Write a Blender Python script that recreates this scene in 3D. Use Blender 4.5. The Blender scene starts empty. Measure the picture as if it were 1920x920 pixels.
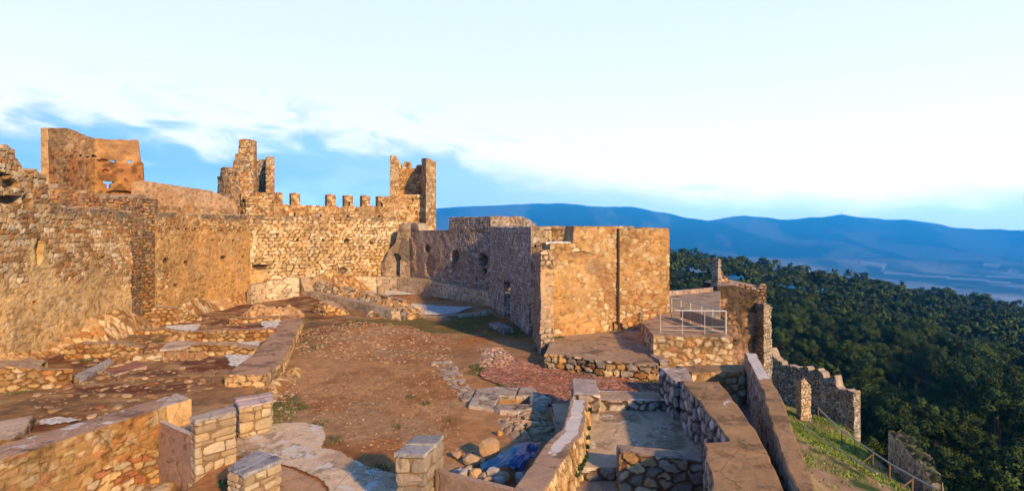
import bpy, math, random
import numpy as np
from mathutils import Vector
from mathutils.geometry import delaunay_2d_cdt

# ------------------------------------------------------------------ camera, sky, sun, exposure
sc = bpy.context.scene
col = sc.collection
CZ = 6.0
cam_d = bpy.data.cameras.new("camera"); cam = bpy.data.objects.new("camera", cam_d); col.objects.link(cam)
cam.location = (0, 0, CZ); cam.rotation_euler = (math.pi/2, 0, 0)
cam_d.sensor_width = 36.0; cam_d.lens = 18.75; cam_d.shift_y = -30/1920
cam_d.clip_start = 0.1; cam_d.clip_end = 40000
sc.camera = cam

SUN_EL = math.radians(24.5)
SUN_DIR = Vector((0.58, -0.815, 0)).normalized()          # horizontal direction towards the sun
SUN_STRENGTH = 5.0
SKY_STRENGTH = 0.1
HZ = 3.6e-4; HZ_TOP = 318.0; HZ_Y = 6500.0
EXPOSURE = 0.55
sd = bpy.data.lights.new("sun", 'SUN'); sun = bpy.data.objects.new("sun", sd); col.objects.link(sun)
sd.energy = SUN_STRENGTH; sd.angle = math.radians(2.2); sd.color = (1.0, 0.61, 0.225)
sv = Vector((SUN_DIR.x*math.cos(SUN_EL), SUN_DIR.y*math.cos(SUN_EL), math.sin(SUN_EL)))
sun.rotation_euler = sv.to_track_quat('Z', 'Y').to_euler(); sun.location = (0, 0, 60)

vs = sc.view_settings
vs.view_transform = 'Standard'; vs.look = 'None'; vs.gamma = 1.0; vs.use_curve_mapping = False; vs.exposure = EXPOSURE
sc.render.engine = 'CYCLES'
sc.cycles.use_denoising = True
sc.cycles.max_bounces = 5; sc.cycles.diffuse_bounces = 3; sc.cycles.glossy_bounces = 2
sc.cycles.transparent_max_bounces = 8; sc.cycles.volume_bounces = 4

world = bpy.data.worlds.new("World"); sc.world = world; world.use_nodes = True
wt = world.node_tree; wt.nodes.clear()

class NB:
    """tiny helper for building node trees"""
    def __init__(s, tree): s.t = tree
    def n(s, kind, **kw):
        nd = s.t.nodes.new(kind)
        for k, v in kw.items(): setattr(nd, k, v)
        return nd
    def put(s, sock, v):
        if isinstance(v, bpy.types.NodeSocket): s.t.links.new(v, sock)
        else: sock.default_value = v
    def m(s, op, a, b=None, c=None, clamp=False):
        nd = s.n('ShaderNodeMath', operation=op, use_clamp=clamp)
        s.put(nd.inputs[0], a)
        if b is not None: s.put(nd.inputs[1], b)
        if c is not None: s.put(nd.inputs[2], c)
        return nd.outputs[0]
    def ss(s, x, lo, hi, a=0.0, b=1.0):
        nd = s.n('ShaderNodeMapRange', interpolation_type='SMOOTHSTEP')
        s.put(nd.inputs[0], x); s.put(nd.inputs[1], lo); s.put(nd.inputs[2], hi); s.put(nd.inputs[3], a); s.put(nd.inputs[4], b)
        return nd.outputs[0]
    def mix(s, f, a, b, mode='MIX'):
        nd = s.n('ShaderNodeMix', data_type='RGBA', blend_type=mode)
        s.put(nd.inputs[0], f); s.put(nd.inputs[6], a); s.put(nd.inputs[7], b)
        return nd.outputs[2]
    def noise(s, vec, scale, detail=4, rough=.55, dist=0.0):
        nd = s.n('ShaderNodeTexNoise')
        s.put(nd.inputs['Vector'], vec); nd.inputs['Scale'].default_value = scale
        nd.inputs['Detail'].default_value = detail; nd.inputs['Roughness'].default_value = rough
        nd.inputs['Distortion'].default_value = dist
        return nd.outputs[0]

def build_world():
    b = NB(wt)
    sky = b.n('ShaderNodeTexSky', sky_type='NISHITA')
    sky.sun_disc = False; sky.sun_elevation = SUN_EL
    sky.sun_rotation = math.atan2(SUN_DIR.x, SUN_DIR.y)
    sky.altitude = 400; sky.air_density = 1.6; sky.dust_density = 0.6; sky.ozone_density = 3.0
    tc = b.n('ShaderNodeTexCoord'); g = tc.outputs['Generated']
    sp = b.n('ShaderNodeSeparateXYZ'); b.put(sp.inputs[0], g)
    x, y, z = sp.outputs
    az = b.m('ARCTAN2', x, y); el = b.m('ARCSINE', z)
    # stretched noise in azimuth / elevation: long wind-drawn cloud
    def azel(ka, ke, o=0.0):
        c = b.n('ShaderNodeCombineXYZ')
        b.put(c.inputs[0], b.m('MULTIPLY_ADD', az, ka, o)); b.put(c.inputs[1], b.m('MULTIPLY_ADD', el, ke, b.m('MULTIPLY', az, ka*.25))); c.inputs[2].default_value = o
        return c.outputs[0]
    n1 = b.noise(azel(4.2, 11.0), 1.5, 3.5, .48, .9)
    n2 = b.noise(azel(9.0, 20.0, 3.1), 1.4, 3.5, .48, .7)
    n3 = b.noise(azel(1.2, 7.0, 7.7), 1.3, 3, .5)
    # elevation of the top of the cloud bank as a function of azimuth
    pts = [(0,222),(150,232),(300,252),(420,276),(520,262),(620,268),(720,282),(820,288),(900,312),(1000,338),(1100,356),(1250,368),(1400,377),(1600,383),(1750,376),(1920,368)]
    fc = b.n('ShaderNodeFloatCurve')
    cv = fc.mapping.curves[0]
    lst = []
    for px, py in pts:
        a = math.atan((px-960)/1000); e = math.atan((430-py)*math.cos(a)/1000)
        lst.append(((a+1.0)/2.0, e/0.3))
    while len(cv.points) < len(lst)+2: cv.points.new(.5, .5)
    al = [(0.0, lst[0][1])]+lst+[(1.0, lst[-1][1])]
    for p, (u, v) in zip(cv.points, al): p.location = (u, v)
    fc.mapping.update()
    b.put(fc.inputs['Value'], b.m('MULTIPLY_ADD', az, .5, .5, clamp=True))
    edge = b.m('MULTIPLY', fc.outputs[0], 0.3)
    d = b.m('SUBTRACT', el, edge)
    leftw = b.ss(az, .2, -.5)                        # the left is busier
    amp = b.m('MULTIPLY_ADD', leftw, .10, .035)
    d = b.m('ADD', d, b.m('MULTIPLY', b.m('SUBTRACT', n1, .5), amp))
    d = b.m('ADD', d, b.m('MULTIPLY', b.m('SUBTRACT', n2, .5), b.m('MULTIPLY', amp, .8)))
    bank = b.ss(d, .034, -.026)                       # 1 inside the bank
    # second wisps above the bank
    wis = b.m('MULTIPLY', b.ss(n2, .52, .72), b.m('MULTIPLY', b.ss(d, .13, .02), b.ss(az, .35, -.1)))
    wis = b.m('MULTIPLY', wis, .55)
    # a soft lone cloud above the right hills
    lone = b.m('ADD', b.m('POWER', b.m('DIVIDE', b.m('SUBTRACT', az, .335), .05), 2.0), b.m('POWER', b.m('DIVIDE', b.m('SUBTRACT', el, .073), .010), 2.0))
    lone = b.m('MULTIPLY', b.ss(b.m('ADD', lone, b.m('MULTIPLY', n1, 1.2)), 1.9, .4), .55)
    bank = b.m('MAXIMUM', b.m('MAXIMUM', bank, wis), lone)
    # colours (radiance)
    hi = b.mix(b.ss(el, .05, .42), (1.02, 1.0, .97, 1), (.77, .90, .96, 1))
    hi = b.mix(b.m('MULTIPLY', b.ss(az, .12, .55), b.ss(el, .12, .03)), hi, (1.10, .98, .74, 1))
    lowb = b.mix(b.ss(az, -.65, .35), (.24, .50, .92, 1), (.46, .62, .86, 1))
    lowb = b.mix(b.m('MULTIPLY', b.ss(n3, .38, .68), .45), lowb, (.45, .72, .98, 1))
    lowb = b.mix(b.m('MULTIPLY', b.ss(n1, .5, .7), .28), lowb, (.62, .86, 1.0, 1))
    clouds = b.mix(bank, hi, lowb)
    # down at the horizon everything turns the blue of the distance
    clouds = b.mix(b.m('MULTIPLY', b.ss(el, .03, -.01), b.ss(az, .25, -.1)), clouds, (.10, .42, .92, 1))
    # the lower sky shines through more of the blue air: give it what that air takes and leave out what it adds
    path = b.m('MINIMUM', b.m('DIVIDE', HZ_TOP, b.m('MAXIMUM', z, .005)), b.m('DIVIDE', HZ_Y, b.m('MAXIMUM', y, .3)))
    T = b.m('EXPONENT', b.m('MULTIPLY', path, -HZ))
    it = b.m('SUBTRACT', 1.0, T)
    cs = b.n('ShaderNodeCombineXYZ')
    for q, a in enumerate((.02, .13, .40)): b.put(cs.inputs[q], b.m('MULTIPLY', it, a))
    su = b.n('ShaderNodeVectorMath', operation='SUBTRACT'); b.put(su.inputs[0], clouds); b.put(su.inputs[1], cs.outputs[0])
    mx_ = b.n('ShaderNodeVectorMath', operation='MAXIMUM'); b.put(mx_.inputs[0], su.outputs[0]); mx_.inputs[1].default_value = (.02, .05, .1)
    dv = b.n('ShaderNodeVectorMath', operation='SCALE'); b.put(dv.inputs[0], mx_.outputs[0]); b.put(dv.inputs['Scale'], b.m('DIVIDE', 10.0*2**-EXPOSURE, T))
    sc10 = dv.outputs[0]
    front = b.m('MULTIPLY', b.ss(y, .42, .66), b.ss(el, .66, .43))
    # away from the bright front the sky is clear blue
    blue = b.mix(1.0, sky.outputs[0], (.48, .76, 1.25, 1), 'MULTIPLY')
    colr = b.mix(front, blue, sc10)
    bg = b.n('ShaderNodeBackground'); b.put(bg.inputs[0], colr); bg.inputs[1].default_value = SKY_STRENGTH
    out = b.n('ShaderNodeOutputWorld'); b.put(out.inputs[0], bg.outputs[0])
build_world()

# ------------------------------------------------------------------ measuring helpers
def P(px, Y): return ((px-960)*Y/1000.0, Y)                       # plan position of a photo column at a depth
def G(px, py, z=0.0):
    Y = 1000.0*(CZ-z)/(py-430.0); return ((px-960)*Y/1000.0, Y)
def Zat(py, Y): return CZ-(py-430.0)*Y/1000.0

# ------------------------------------------------------------------ noise
def _h(i, j, k, s=0):
    n = (i.astype(np.int64)*73856093) ^ (j.astype(np.int64)*19349663) ^ (k.astype(np.int64)*83492791) ^ (int(s)*2654435761 & 0x7fffffff)
    n = (n ^ (n >> 13)) & 0x7fffffff
    n = (n*1274126177) & 0x7fffffff
    n = (n ^ (n >> 15)) & 0x7fffffff
    n = (n*1103515245+12345) & 0x7fffffff
    return ((n >> 7) & 0xffff)/65535.0
def vnoise(x, y, z=None, seed=0):
    x = np.asarray(x, float); y = np.asarray(y, float); z = np.zeros_like(x) if z is None else np.asarray(z, float)
    i, j, k = np.floor(x), np.floor(y), np.floor(z); fx, fy, fz = x-i, y-j, z-k
    fx = fx*fx*(3-2*fx); fy = fy*fy*(3-2*fy); fz = fz*fz*(3-2*fz)
    def c(a, b_, c_): return _h(i+a, j+b_, k+c_, seed)
    x00 = c(0,0,0)*(1-fx)+c(1,0,0)*fx; x10 = c(0,1,0)*(1-fx)+c(1,1,0)*fx
    x01 = c(0,0,1)*(1-fx)+c(1,0,1)*fx; x11 = c(0,1,1)*(1-fx)+c(1,1,1)*fx
    return (x00*(1-fy)+x10*fy)*(1-fz)+(x01*(1-fy)+x11*fy)*fz
def fbm(x, y, z=None, seed=0, o=4):
    r = 0; a = .5; t = 0; f = 1.0
    x = np.asarray(x, float); y = np.asarray(y, float)
    for q in range(o):
        r = r+a*vnoise(x*f+q*17.3, y*f+q*5.1, None if z is None else np.asarray(z)*f, seed+q); t += a; a *= .5; f *= 2.03
    return r/t
def sstep(x, a, b):
    t = np.clip((x-a)/(b-a), 0, 1); return t*t*(3-2*t)
def lerp(a, b, t):
    return a*(1-t)+b*t

# ------------------------------------------------------------------ stone patterns
WARM = [(.48,.30,.13),(.38,.21,.085),(.55,.37,.18),(.29,.155,.06),(.62,.46,.27),(.44,.20,.065),(.50,.32,.15)]
PALE = [(.60,.44,.25),(.50,.34,.17),(.68,.54,.36),(.40,.26,.13),(.55,.39,.21)]
GREY = [(.40,.35,.29),(.33,.28,.23),(.46,.40,.33),(.28,.23,.19),(.42,.33,.24)]
def style(w=.34, h=.22, jit=.55, jv=.35, pal=WARM, mortar=(.30,.19,.10), rel=.035, gap=.14, plaster=None, pcol=(.56,.37,.19), seed=1, var=.25, wash=0.0, stain=None, scol=(.20,.15,.10), p=3.0):
    return dict(w=w, h=h, jit=jit, jv=jv, pal=np.array(pal), mortar=np.array(mortar), rel=rel, gap=gap, plaster=plaster, pcol=np.array(pcol), seed=seed, var=var, wash=wash, stain=stain, scol=np.array(scol), p=p)
def stones(u, v, st):
    """colour and outward relief of masonry at wall coordinates u (along), v (up)"""
    u = np.asarray(u, float); v = np.asarray(v, float); s = st['seed']
    gp = st['gap']*(.35+1.3*fbm(u*1.1+3, v*1.3, seed=s+55, o=3)); wj = st['w']*.22*(fbm(u*2.6/st['w'], v*2.6/st['w'], seed=s+56, o=2)-.5)*2; uu = u+wj+.10*(fbm(u*.9, v*.9, seed=s+50, o=2)-.5)*2; vv = v+.09*(fbm(u*.7+9, v*.9, seed=s+60, o=2)-.5)*2+st['h']*.22*(fbm(u*2.6/st['w']+5, v*2.6/st['w'], seed=s+57, o=2)-.5)*2
    a = uu/st['w']; b_ = vv/st['h']; jb = np.floor(b_)
    F1 = np.full(u.shape, 9.0); F2 = np.full(u.shape, 9.0); ID = np.zeros(u.shape)
    for dj in (-1, 0, 1):
        jj = jb+dj; off = .5*(jj % 2)+.35*_h(jj, jj*0, jj*0, s+3)
        ib = np.floor(a-off)
        for di in (-1, 0, 1):
            ii = ib+di
            cx = ii+.5+off+(_h(ii, jj, jj*0, s+11)-.5)*st['jit']; cy = jj+.5+(_h(ii, jj, jj*0, s+12)-.5)*st['jv']
            dx = np.abs(a-cx); dy = np.abs(b_-cy)*1.15
            dd = (dx**st['p']+dy**st['p'])**(1/st['p'])
            idn = _h(ii, jj, jj*0, s+13)
            m1 = dd < F1
            F2 = np.where(m1, F1, np.minimum(F2, dd)); ID = np.where(m1, idn, ID); F1 = np.where(m1, dd, F1)
    e = F2-F1
    body = sstep(e, gp*.3, gp*1.35)
    pal = st['pal']; n = len(pal)
    idx = np.minimum((ID*n).astype(int), n-1); c = pal[idx]
    br = 1+st['var']*2*((ID*37.7) % 1-.5)
    c = c*br[..., None]
    c = c*(.70+.60*fbm(u*8, v*8, seed=s+5, o=3))[..., None]
    mt = st['mortar']*np.array((.62, .56, .50))*(.5+1.0*fbm(u*4, v*4, seed=s+7, o=3))[..., None]
    cc = mt*(1-body[..., None])+c*body[..., None]
    rel = st['rel']*(body*(.55+.75*((ID*91.3) % 1))-.5)
    if st['plaster'] is not None:
        pl = st['plaster'](u, v); nz = fbm(u*1.3, v*1.3, seed=s+21, o=4)*.55+fbm(u*5, v*5, seed=s+23, o=2)*.25+.1*ID
        nz = nz+.55*(fbm(u*.45, v*.55, seed=s+25, o=3)-.5); k = sstep(pl+nz-.95, -.06, .12)*(.72+.28*sstep(fbm(u*1.7, v*1.7, seed=s+27, o=3), .38, .55))
        pc = st['pcol']*(.72+.56*fbm(u*1.1, v*.8, seed=s+31, o=5))[..., None]
        sp = sstep(fbm(u*6, v*8, seed=s+33, o=3), .52, .66)*.7; pc = pc*(1-.45*sstep(fbm(u*5+2, v*7, seed=s+34, o=3), .58, .70))[..., None]
        pc = pc*(1-sp[..., None])+c*sp[..., None]
        cc = cc*(1-k[..., None])+pc*k[..., None]
        rel = rel*(1-k*.75)+k*(st['rel']*.35+.05*(fbm(u*2, v*2, seed=s+35, o=3)-.5))
    big = .72+.70*fbm(u*.45, v*.6, seed=s+41, o=5)
    cc = cc*big[..., None]
    warm = fbm(u*.5+3, v*.4, seed=s+43, o=3)[..., None]
    cc = cc*(1+(warm-.5)*np.array([.25, 0.0, -.35]))
    if st['stain'] is not None:
        k = np.clip(st['stain'](u, v), 0, 1)*sstep(fbm(u*1.2, v*.8, seed=s+47, o=4), .35, .6)
        cc = cc*(1-k[..., None])+st['scol']*(.6+.8*ID)[..., None]*k[..., None]
    return np.clip(cc, .01, .9), rel

# ------------------------------------------------------------------ materials
def mat(name, attr=True, base=(.5,.4,.3), rough=.9, fine=.28, bump=.35, bscale=22, spec=.25, bdist=.02, stains=False):
    m = bpy.data.materials.new(name); m.use_nodes = True; t = m.node_tree; t.nodes.clear(); b = NB(t)
    tc = b.n('ShaderNodeTexCoord'); o = tc.outputs['Object']
    if attr:
        at = b.n('ShaderNodeAttribute'); at.attribute_name = 'Col'; c = at.outputs['Color']; al = at.outputs['Alpha']
    else: c = (*base, 1); al = 0.0
    n1 = b.noise(o, bscale, 6, .65); n2 = b.noise(o, 3.0, 4, .6); n3 = b.noise(o, 95, 3, .7)
    f = b.m('MULTIPLY_ADD', n1, fine*2, 1-fine)
    f = b.m('MULTIPLY', f, b.m('MULTIPLY_ADD', n2, fine, 1-fine*.5)); f = b.m('MULTIPLY', f, b.m('MULTIPLY_ADD', n3, fine, 1-fine*.5))
    if stains:
        sn = b.ss(b.m('ADD', b.m('MULTIPLY', b.noise(o, 1.1, 6, .62, .4), .7), b.m('MULTIPLY', b.noise(o, 5.5, 5, .65), .3)), .50, .60)
        f = b.m('MULTIPLY', f, b.m('MULTIPLY_ADD', sn, -.48, 1.0))
        ck = b.n('ShaderNodeTexVoronoi', feature='DISTANCE_TO_EDGE'); b.put(ck.inputs['Vector'], b.mix(.12, o, b.noise(o, 3, 4))); ck.inputs['Scale'].default_value = .8
        f = b.m('MULTIPLY', f, b.ss(ck.outputs['Distance'], .0, .010, .55, 1.0))
    cc = b.n('ShaderNodeCombineXYZ')
    for i in range(3): b.put(cc.inputs[i], f)
    c = b.mix(1.0, c, cc.outputs[0], 'MULTIPLY')
    if attr:   # limewash remains: alpha of the attribute says how much is left
        wn = b.m('ADD', b.m('MULTIPLY', b.noise(o, 1.6, 6, .62, .8), .8), b.m('MULTIPLY', n1, .2))
        wm = b.ss(b.m('ADD', wn, al), .80, .84)
        c = b.mix(b.m('MULTIPLY', wm, .9), c, (.66, .61, .56, 1))
    pr = b.n('ShaderNodeBsdfPrincipled'); b.put(pr.inputs['Base Color'], c)
    pr.inputs['Roughness'].default_value = rough; pr.inputs['Specular IOR Level'].default_value = spec
    bp = b.n('ShaderNodeBump'); bp.inputs['Strength'].default_value = bump; bp.inputs['Distance'].default_value = bdist
    b.put(bp.inputs['Height'], b.m('ADD', n1, b.m('MULTIPLY', n3, .4))); b.put(pr.inputs['Normal'], bp.outputs[0])
    out = b.n('ShaderNodeOutputMaterial'); b.put(out.inputs[0], pr.outputs[0])
    return m
M_STONE = mat('masonry', fine=.36, bump=.8, bscale=13, bdist=.05)
M_GROUND = mat('earth', fine=.42, bump=.8, bscale=9, bdist=.05, spec=.1)
M_COPE = mat('render_coping', fine=.34, bump=.6, bscale=14, bdist=.03, stains=True)
M_METAL = mat('railing_paint', False, (.55,.55,.52), .45, .08, .05, 30, .5)
M_DARK = mat('dark_brown', False, (.10,.06,.035), .8, .2)
M_PANEL = mat('mesh_panel', False, (.36,.30,.20), .7, .15)
M_WOOD = mat('fence_wood', False, (.20,.13,.08), .85, .3)
M_RAIL = mat('fence_rail', False, (.42,.44,.42), .6, .15)
M_WHITE = mat('pale_sill', False, (.75,.75,.74), .6, .06)

# ------------------------------------------------------------------ object helpers
def tag(o, label=None, cat=None, group=None, kind=None):
    if label: o['label'] = label
    if cat:
        o['category'] = cat
        if not kind: o['kind'] = 'thing'
    if group: o['group'] = group
    if kind: o['kind'] = kind
    return o
def empty(name, loc, label, cat, group=None):
    o = bpy.data.objects.new(name, None); col.objects.link(o); o.location = (loc[0], loc[1], loc[2] if len(loc) > 2 else 0)
    o.empty_display_size = .3
    return tag(o, label, cat, group)
def mk(name, V, Fc, C=None, m=None, parent=None, smooth=False):
    V = np.asarray(V, float)
    off = np.zeros(3)
    me = bpy.data.meshes.new(name)
    o = bpy.data.objects.new(name, me); col.objects.link(o)
    if parent is not None:
        o.parent = parent; off = np.array(parent.location)
    else:
        lo = V.min(0); hi = V.max(0); off = np.array([(lo[0]+hi[0])/2, (lo[1]+hi[1])/2, lo[2]]); o.location = off
    me.from_pydata((V-off).tolist(), [], [tuple(f) for f in Fc])
    if C is not None:
        C = np.asarray(C, float)
        if C.shape[1] == 3: C = np.concatenate([C, np.zeros((len(C), 1))], 1)
        at = me.color_attributes.new('Col', 'FLOAT_COLOR', 'POINT'); at.data.foreach_set('color', C.astype(np.float32).ravel())
    if m: me.materials.append(m)
    if smooth: me.polygons.foreach_set('use_smooth', [True]*len(me.polygons))
    me.update()
    return o
class MB:
    """collects pieces of one mesh"""
    def __init__(s): s.V = []; s.F = []; s.C = []; s.n = 0
    def add(s, V, F, C):
        V = np.asarray(V, float).reshape(-1, 3)
        C = np.asarray(C, float)
        if C.ndim == 1: C = np.tile(C, (len(V), 1))
        if C.shape[1] == 3: C = np.concatenate([C, np.zeros((len(C), 1))], 1)
        s.V.append(V); s.C.append(C); s.F += [tuple(int(i)+s.n for i in f) for f in F]; s.n += len(V)
    def build(s, name, m, parent=None, smooth=False):
        return mk(name, np.concatenate(s.V), s.F, np.concatenate(s.C), m, parent, smooth)

# ------------------------------------------------------------------ wall builder
def wall(name, path, top, z0, thick, st, ds=None, ragged=0.0, holes=(), pits=(), capcol=(.42,.34,.26), capwash=0.0, m=None, parent=None, batter=0.0, rough=0.0, zpx=True, colf=None):
    """solid masonry wall. path: plan points, front face on the right-hand side of the walking direction.
    top: [(column, row)] read off the photo and turned into heights at the wall's own distance (or [(s, z)] when zpx is False)."""
    pts = np.array(path, float); seg = np.diff(pts, axis=0); L = np.hypot(seg[:, 0], seg[:, 1]); cum = np.concatenate([[0], np.cumsum(L)])
    Ym = pts[:, 1].mean()
    if ds is None: ds = max(.03, .0021*Ym)
    n = max(2, int(cum[-1]/ds))
    S = np.unique(np.concatenate([np.linspace(0, cum[-1], n+1), cum]))
    keep = np.concatenate([[True], np.diff(S) > ds*.15]); S = S[keep]; S[-1] = cum[-1]
    X = np.interp(S, cum, pts[:, 0]); Y = np.interp(S, cum, pts[:, 1])
    nrm = np.stack([seg[:, 1]/L, -seg[:, 0]/L], 1)
    # normals: mitred at corners
    N = np.zeros((len(S), 2)); 
    for q, s_ in enumerate(S):
        k = min(max(np.searchsorted(cum, s_, side='right')-1, 0), len(L)-1)
        N[q] = nrm[k]
        for c in range(1, len(cum)-1):
            if abs(s_-cum[c]) < 1e-6 or abs(s_-cum[c]) < ds*.5:
                a = nrm[c-1]+nrm[c]; a = a/np.hypot(*a); N[q] = a/max(.4, a.dot(nrm[c]))
    if zpx:
        px = 960+1000*X/Y; py = np.interp(px, [t[0] for t in top], [t[1] for t in top]); Z = CZ-(py-430)*Y/1000
    else: Z = np.interp(S, [t[0] for t in top], [t[1] for t in top])
    if ragged:
        sw = st['w']*1.1
        Z = Z+ragged*((_h(np.floor(S/sw), S*0, S*0, st['seed']+77)-.5)*1.2+(fbm(S*1.4, S*0, seed=st['seed']+78, o=3)-.5)*1.6)
    zmax = Z.max(); nz = max(1, int((zmax-z0)/ds)); zr = z0+(zmax-z0)*np.arange(nz+1)/nz
    ZZ = np.minimum(zr[None, :], Z[:, None])
    SS = np.repeat(S[:, None], nz+1, 1)
    C, rel = stones(SS, ZZ, st)
    if rough: rel = rel+rough*(fbm(SS*.8, ZZ*.8, seed=st['seed']+91, o=4)-.5)*2
    bt = batter*(zmax-ZZ)
    XX = X[:, None]+N[:, 0:1]*(rel+bt); YY = Y[:, None]+N[:, 1:2]*(rel+bt)
    PX = 960+1000*XX/YY; PY = 430+1000*(CZ-ZZ)/YY
    for (cx, cy, rx, ry, dep, cc, k) in pits:
        q = ((PX-cx)/rx)**2+((PY-cy)/ry)**2
        q = q+(fbm(SS*2, ZZ*2, seed=5, o=3)-.5)*1.4
        w = sstep(q, 1.15, .75)
        XX = XX-N[:, 0:1]*dep*w; YY = YY-N[:, 1:2]*dep*w
        C = C*(1-w*k)[..., None]+np.array(cc)*(w*k)[..., None]*(.7+.6*fbm(SS*6, ZZ*6, seed=8, o=2))[..., None]
    if colf is not None: C = colf(SS, ZZ, PX, PY, C)
    front = np.stack([XX, YY, ZZ], -1)
    # the back follows the offset line, so that short legs never poke through at a corner
    bc = []
    for c in range(len(pts)):
        if c in (0, len(pts)-1): q_ = nrm[0 if c == 0 else -1]
        else:
            q_ = nrm[c-1]+nrm[c]; q_ = q_/np.hypot(*q_); q_ = q_/max(.5, q_.dot(nrm[c]))
        bc.append(pts[c]-q_*thick)
    bc = np.array(bc); BX = np.interp(S, cum, bc[:, 0]); BY = np.interp(S, cum, bc[:, 1])
    back = np.stack([BX[:, None]+0*ZZ, BY[:, None]+0*ZZ, ZZ], -1)
    ni = len(S)-1
    cz = (ZZ[:-1, :-1]+ZZ[1:, :-1]+ZZ[:-1, 1:]+ZZ[1:, 1:])/4
    mask = np.maximum(Z[:-1], Z[1:])[:, None] > zr[None, :-1]+1e-4
    cpx = (PX[:-1, :-1]+PX[1:, 1:])/2; cpy = (PY[:-1, :-1]+PY[1:, 1:])/2
    for hl in holes:
        if callable(hl): mask &= ~hl(cpx, cpy)
        else:
            x0, y0, x1, y1 = hl; mask &= ~((cpx > x0) & (cpx < x1) & (cpy > y0) & (cpy < y1))
    mb = MB(); nzv = nz+1
    I, K = np.nonzero(mask)
    a = I*nzv+K
    Ff = np.stack([a, a+nzv, a+nzv+1, a+1], 1)
    mb.add(front.reshape(-1, 3), Ff.tolist(), C.reshape(-1, 3))
    if holes:
        Fb = np.stack([a, a+1, a+nzv+1, a+nzv], 1); mb.add(back.reshape(-1, 3), Fb.tolist(), C.reshape(-1, 3)*.9)
    else:
        bb = np.stack([back[:, 0], back[:, -1]], 1).reshape(-1, 3); ii = np.arange(ni)*2
        mb.add(bb, np.stack([ii, ii+1, ii+3, ii+2], 1).tolist(), np.array(C.mean((0, 1))))
    # sides, top and reveals of openings
    mp = np.pad(mask, 1)
    nt = max(1, min(14, int(thick/max(ds, .12))))
    tv = np.linspace(0, 1, nt+1)
    cap = np.array(capcol)
    SV, SF, SC = [], [], []; base = 0
    def side(i0, k0, i1, k1, up):
        nonlocal base
        A = front[i0, k0]; B = front[i1, k1]; A2 = back[i0, k0]; B2 = back[i1, k1]
        m_ = len(i0)
        va = A[:, None]*(1-tv)[None, :, None]+A2[:, None]*tv[None, :, None]
        vb = B[:, None]*(1-tv)[None, :, None]+B2[:, None]*tv[None, :, None]
        if up:
            uu = np.concatenate([S[i0], S[i1]])[:, None]+0*tv[None, :]; vv = tv[None, :]*thick+0*uu
            cs, rl = stones(uu, vv+7.0, st)
            w = .65 if capwash == 0 else .9
            cs = cs*(1-w)+cap*(.75+.5*fbm(uu*2.2, vv*2.2, seed=3, o=3))[..., None]*w
            jz = (fbm(uu*3, vv*3, seed=9, o=2)-.5)*.05*(np.sin(tv*math.pi))[None, :]
            va[..., 2] += jz[:m_]; vb[..., 2] += jz[m_:]
        else:
            zz_ = np.concatenate([ZZ[i0, k0], ZZ[i1, k1]])[:, None]+0*tv[None, :]; vv = tv[None, :]*thick+0*zz_
            cs, rl = stones(vv+3.3+0*zz_, zz_, st)
        v_ = np.stack([va, vb], 1)
        SV.append(v_.reshape(-1, 3))
        cs = np.stack([cs[:m_], cs[m_:]], 1).reshape(-1, 3)
        wa = np.full((len(cs), 1), capwash if up else 0.0)
        SC.append(np.concatenate([cs, wa], 1))
        r0 = base+np.arange(m_)[:, None]*(2*(nt+1))+np.arange(nt)[None, :]
        SF.append(np.stack([r0, r0+1, r0+nt+2, r0+nt+1], -1).reshape(-1, 4)); base += m_*2*(nt+1)
    I, K = np.nonzero(mask & ~mp[1:-1, 2:])
    if len(I): side(I, K+1, I+1, K+1, True)
    I, K = np.nonzero(mask & ~mp[1:-1, :-2]); sel = K > 0
    if sel.any(): side(I[sel]+1, K[sel], I[sel], K[sel], False)
    I, K = np.nonzero(mask & ~mp[:-2, 1:-1])
    if len(I): side(I, K, I, K+1, False)
    I, K = np.nonzero(mask & ~mp[2:, 1:-1])
    if len(I): side(I+1, K+1, I+1, K, False)
    if SV: mb.add(np.concatenate(SV), np.concatenate(SF).tolist(), np.concatenate(SC))
    return mb.build(name, m or M_STONE, parent)

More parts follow.
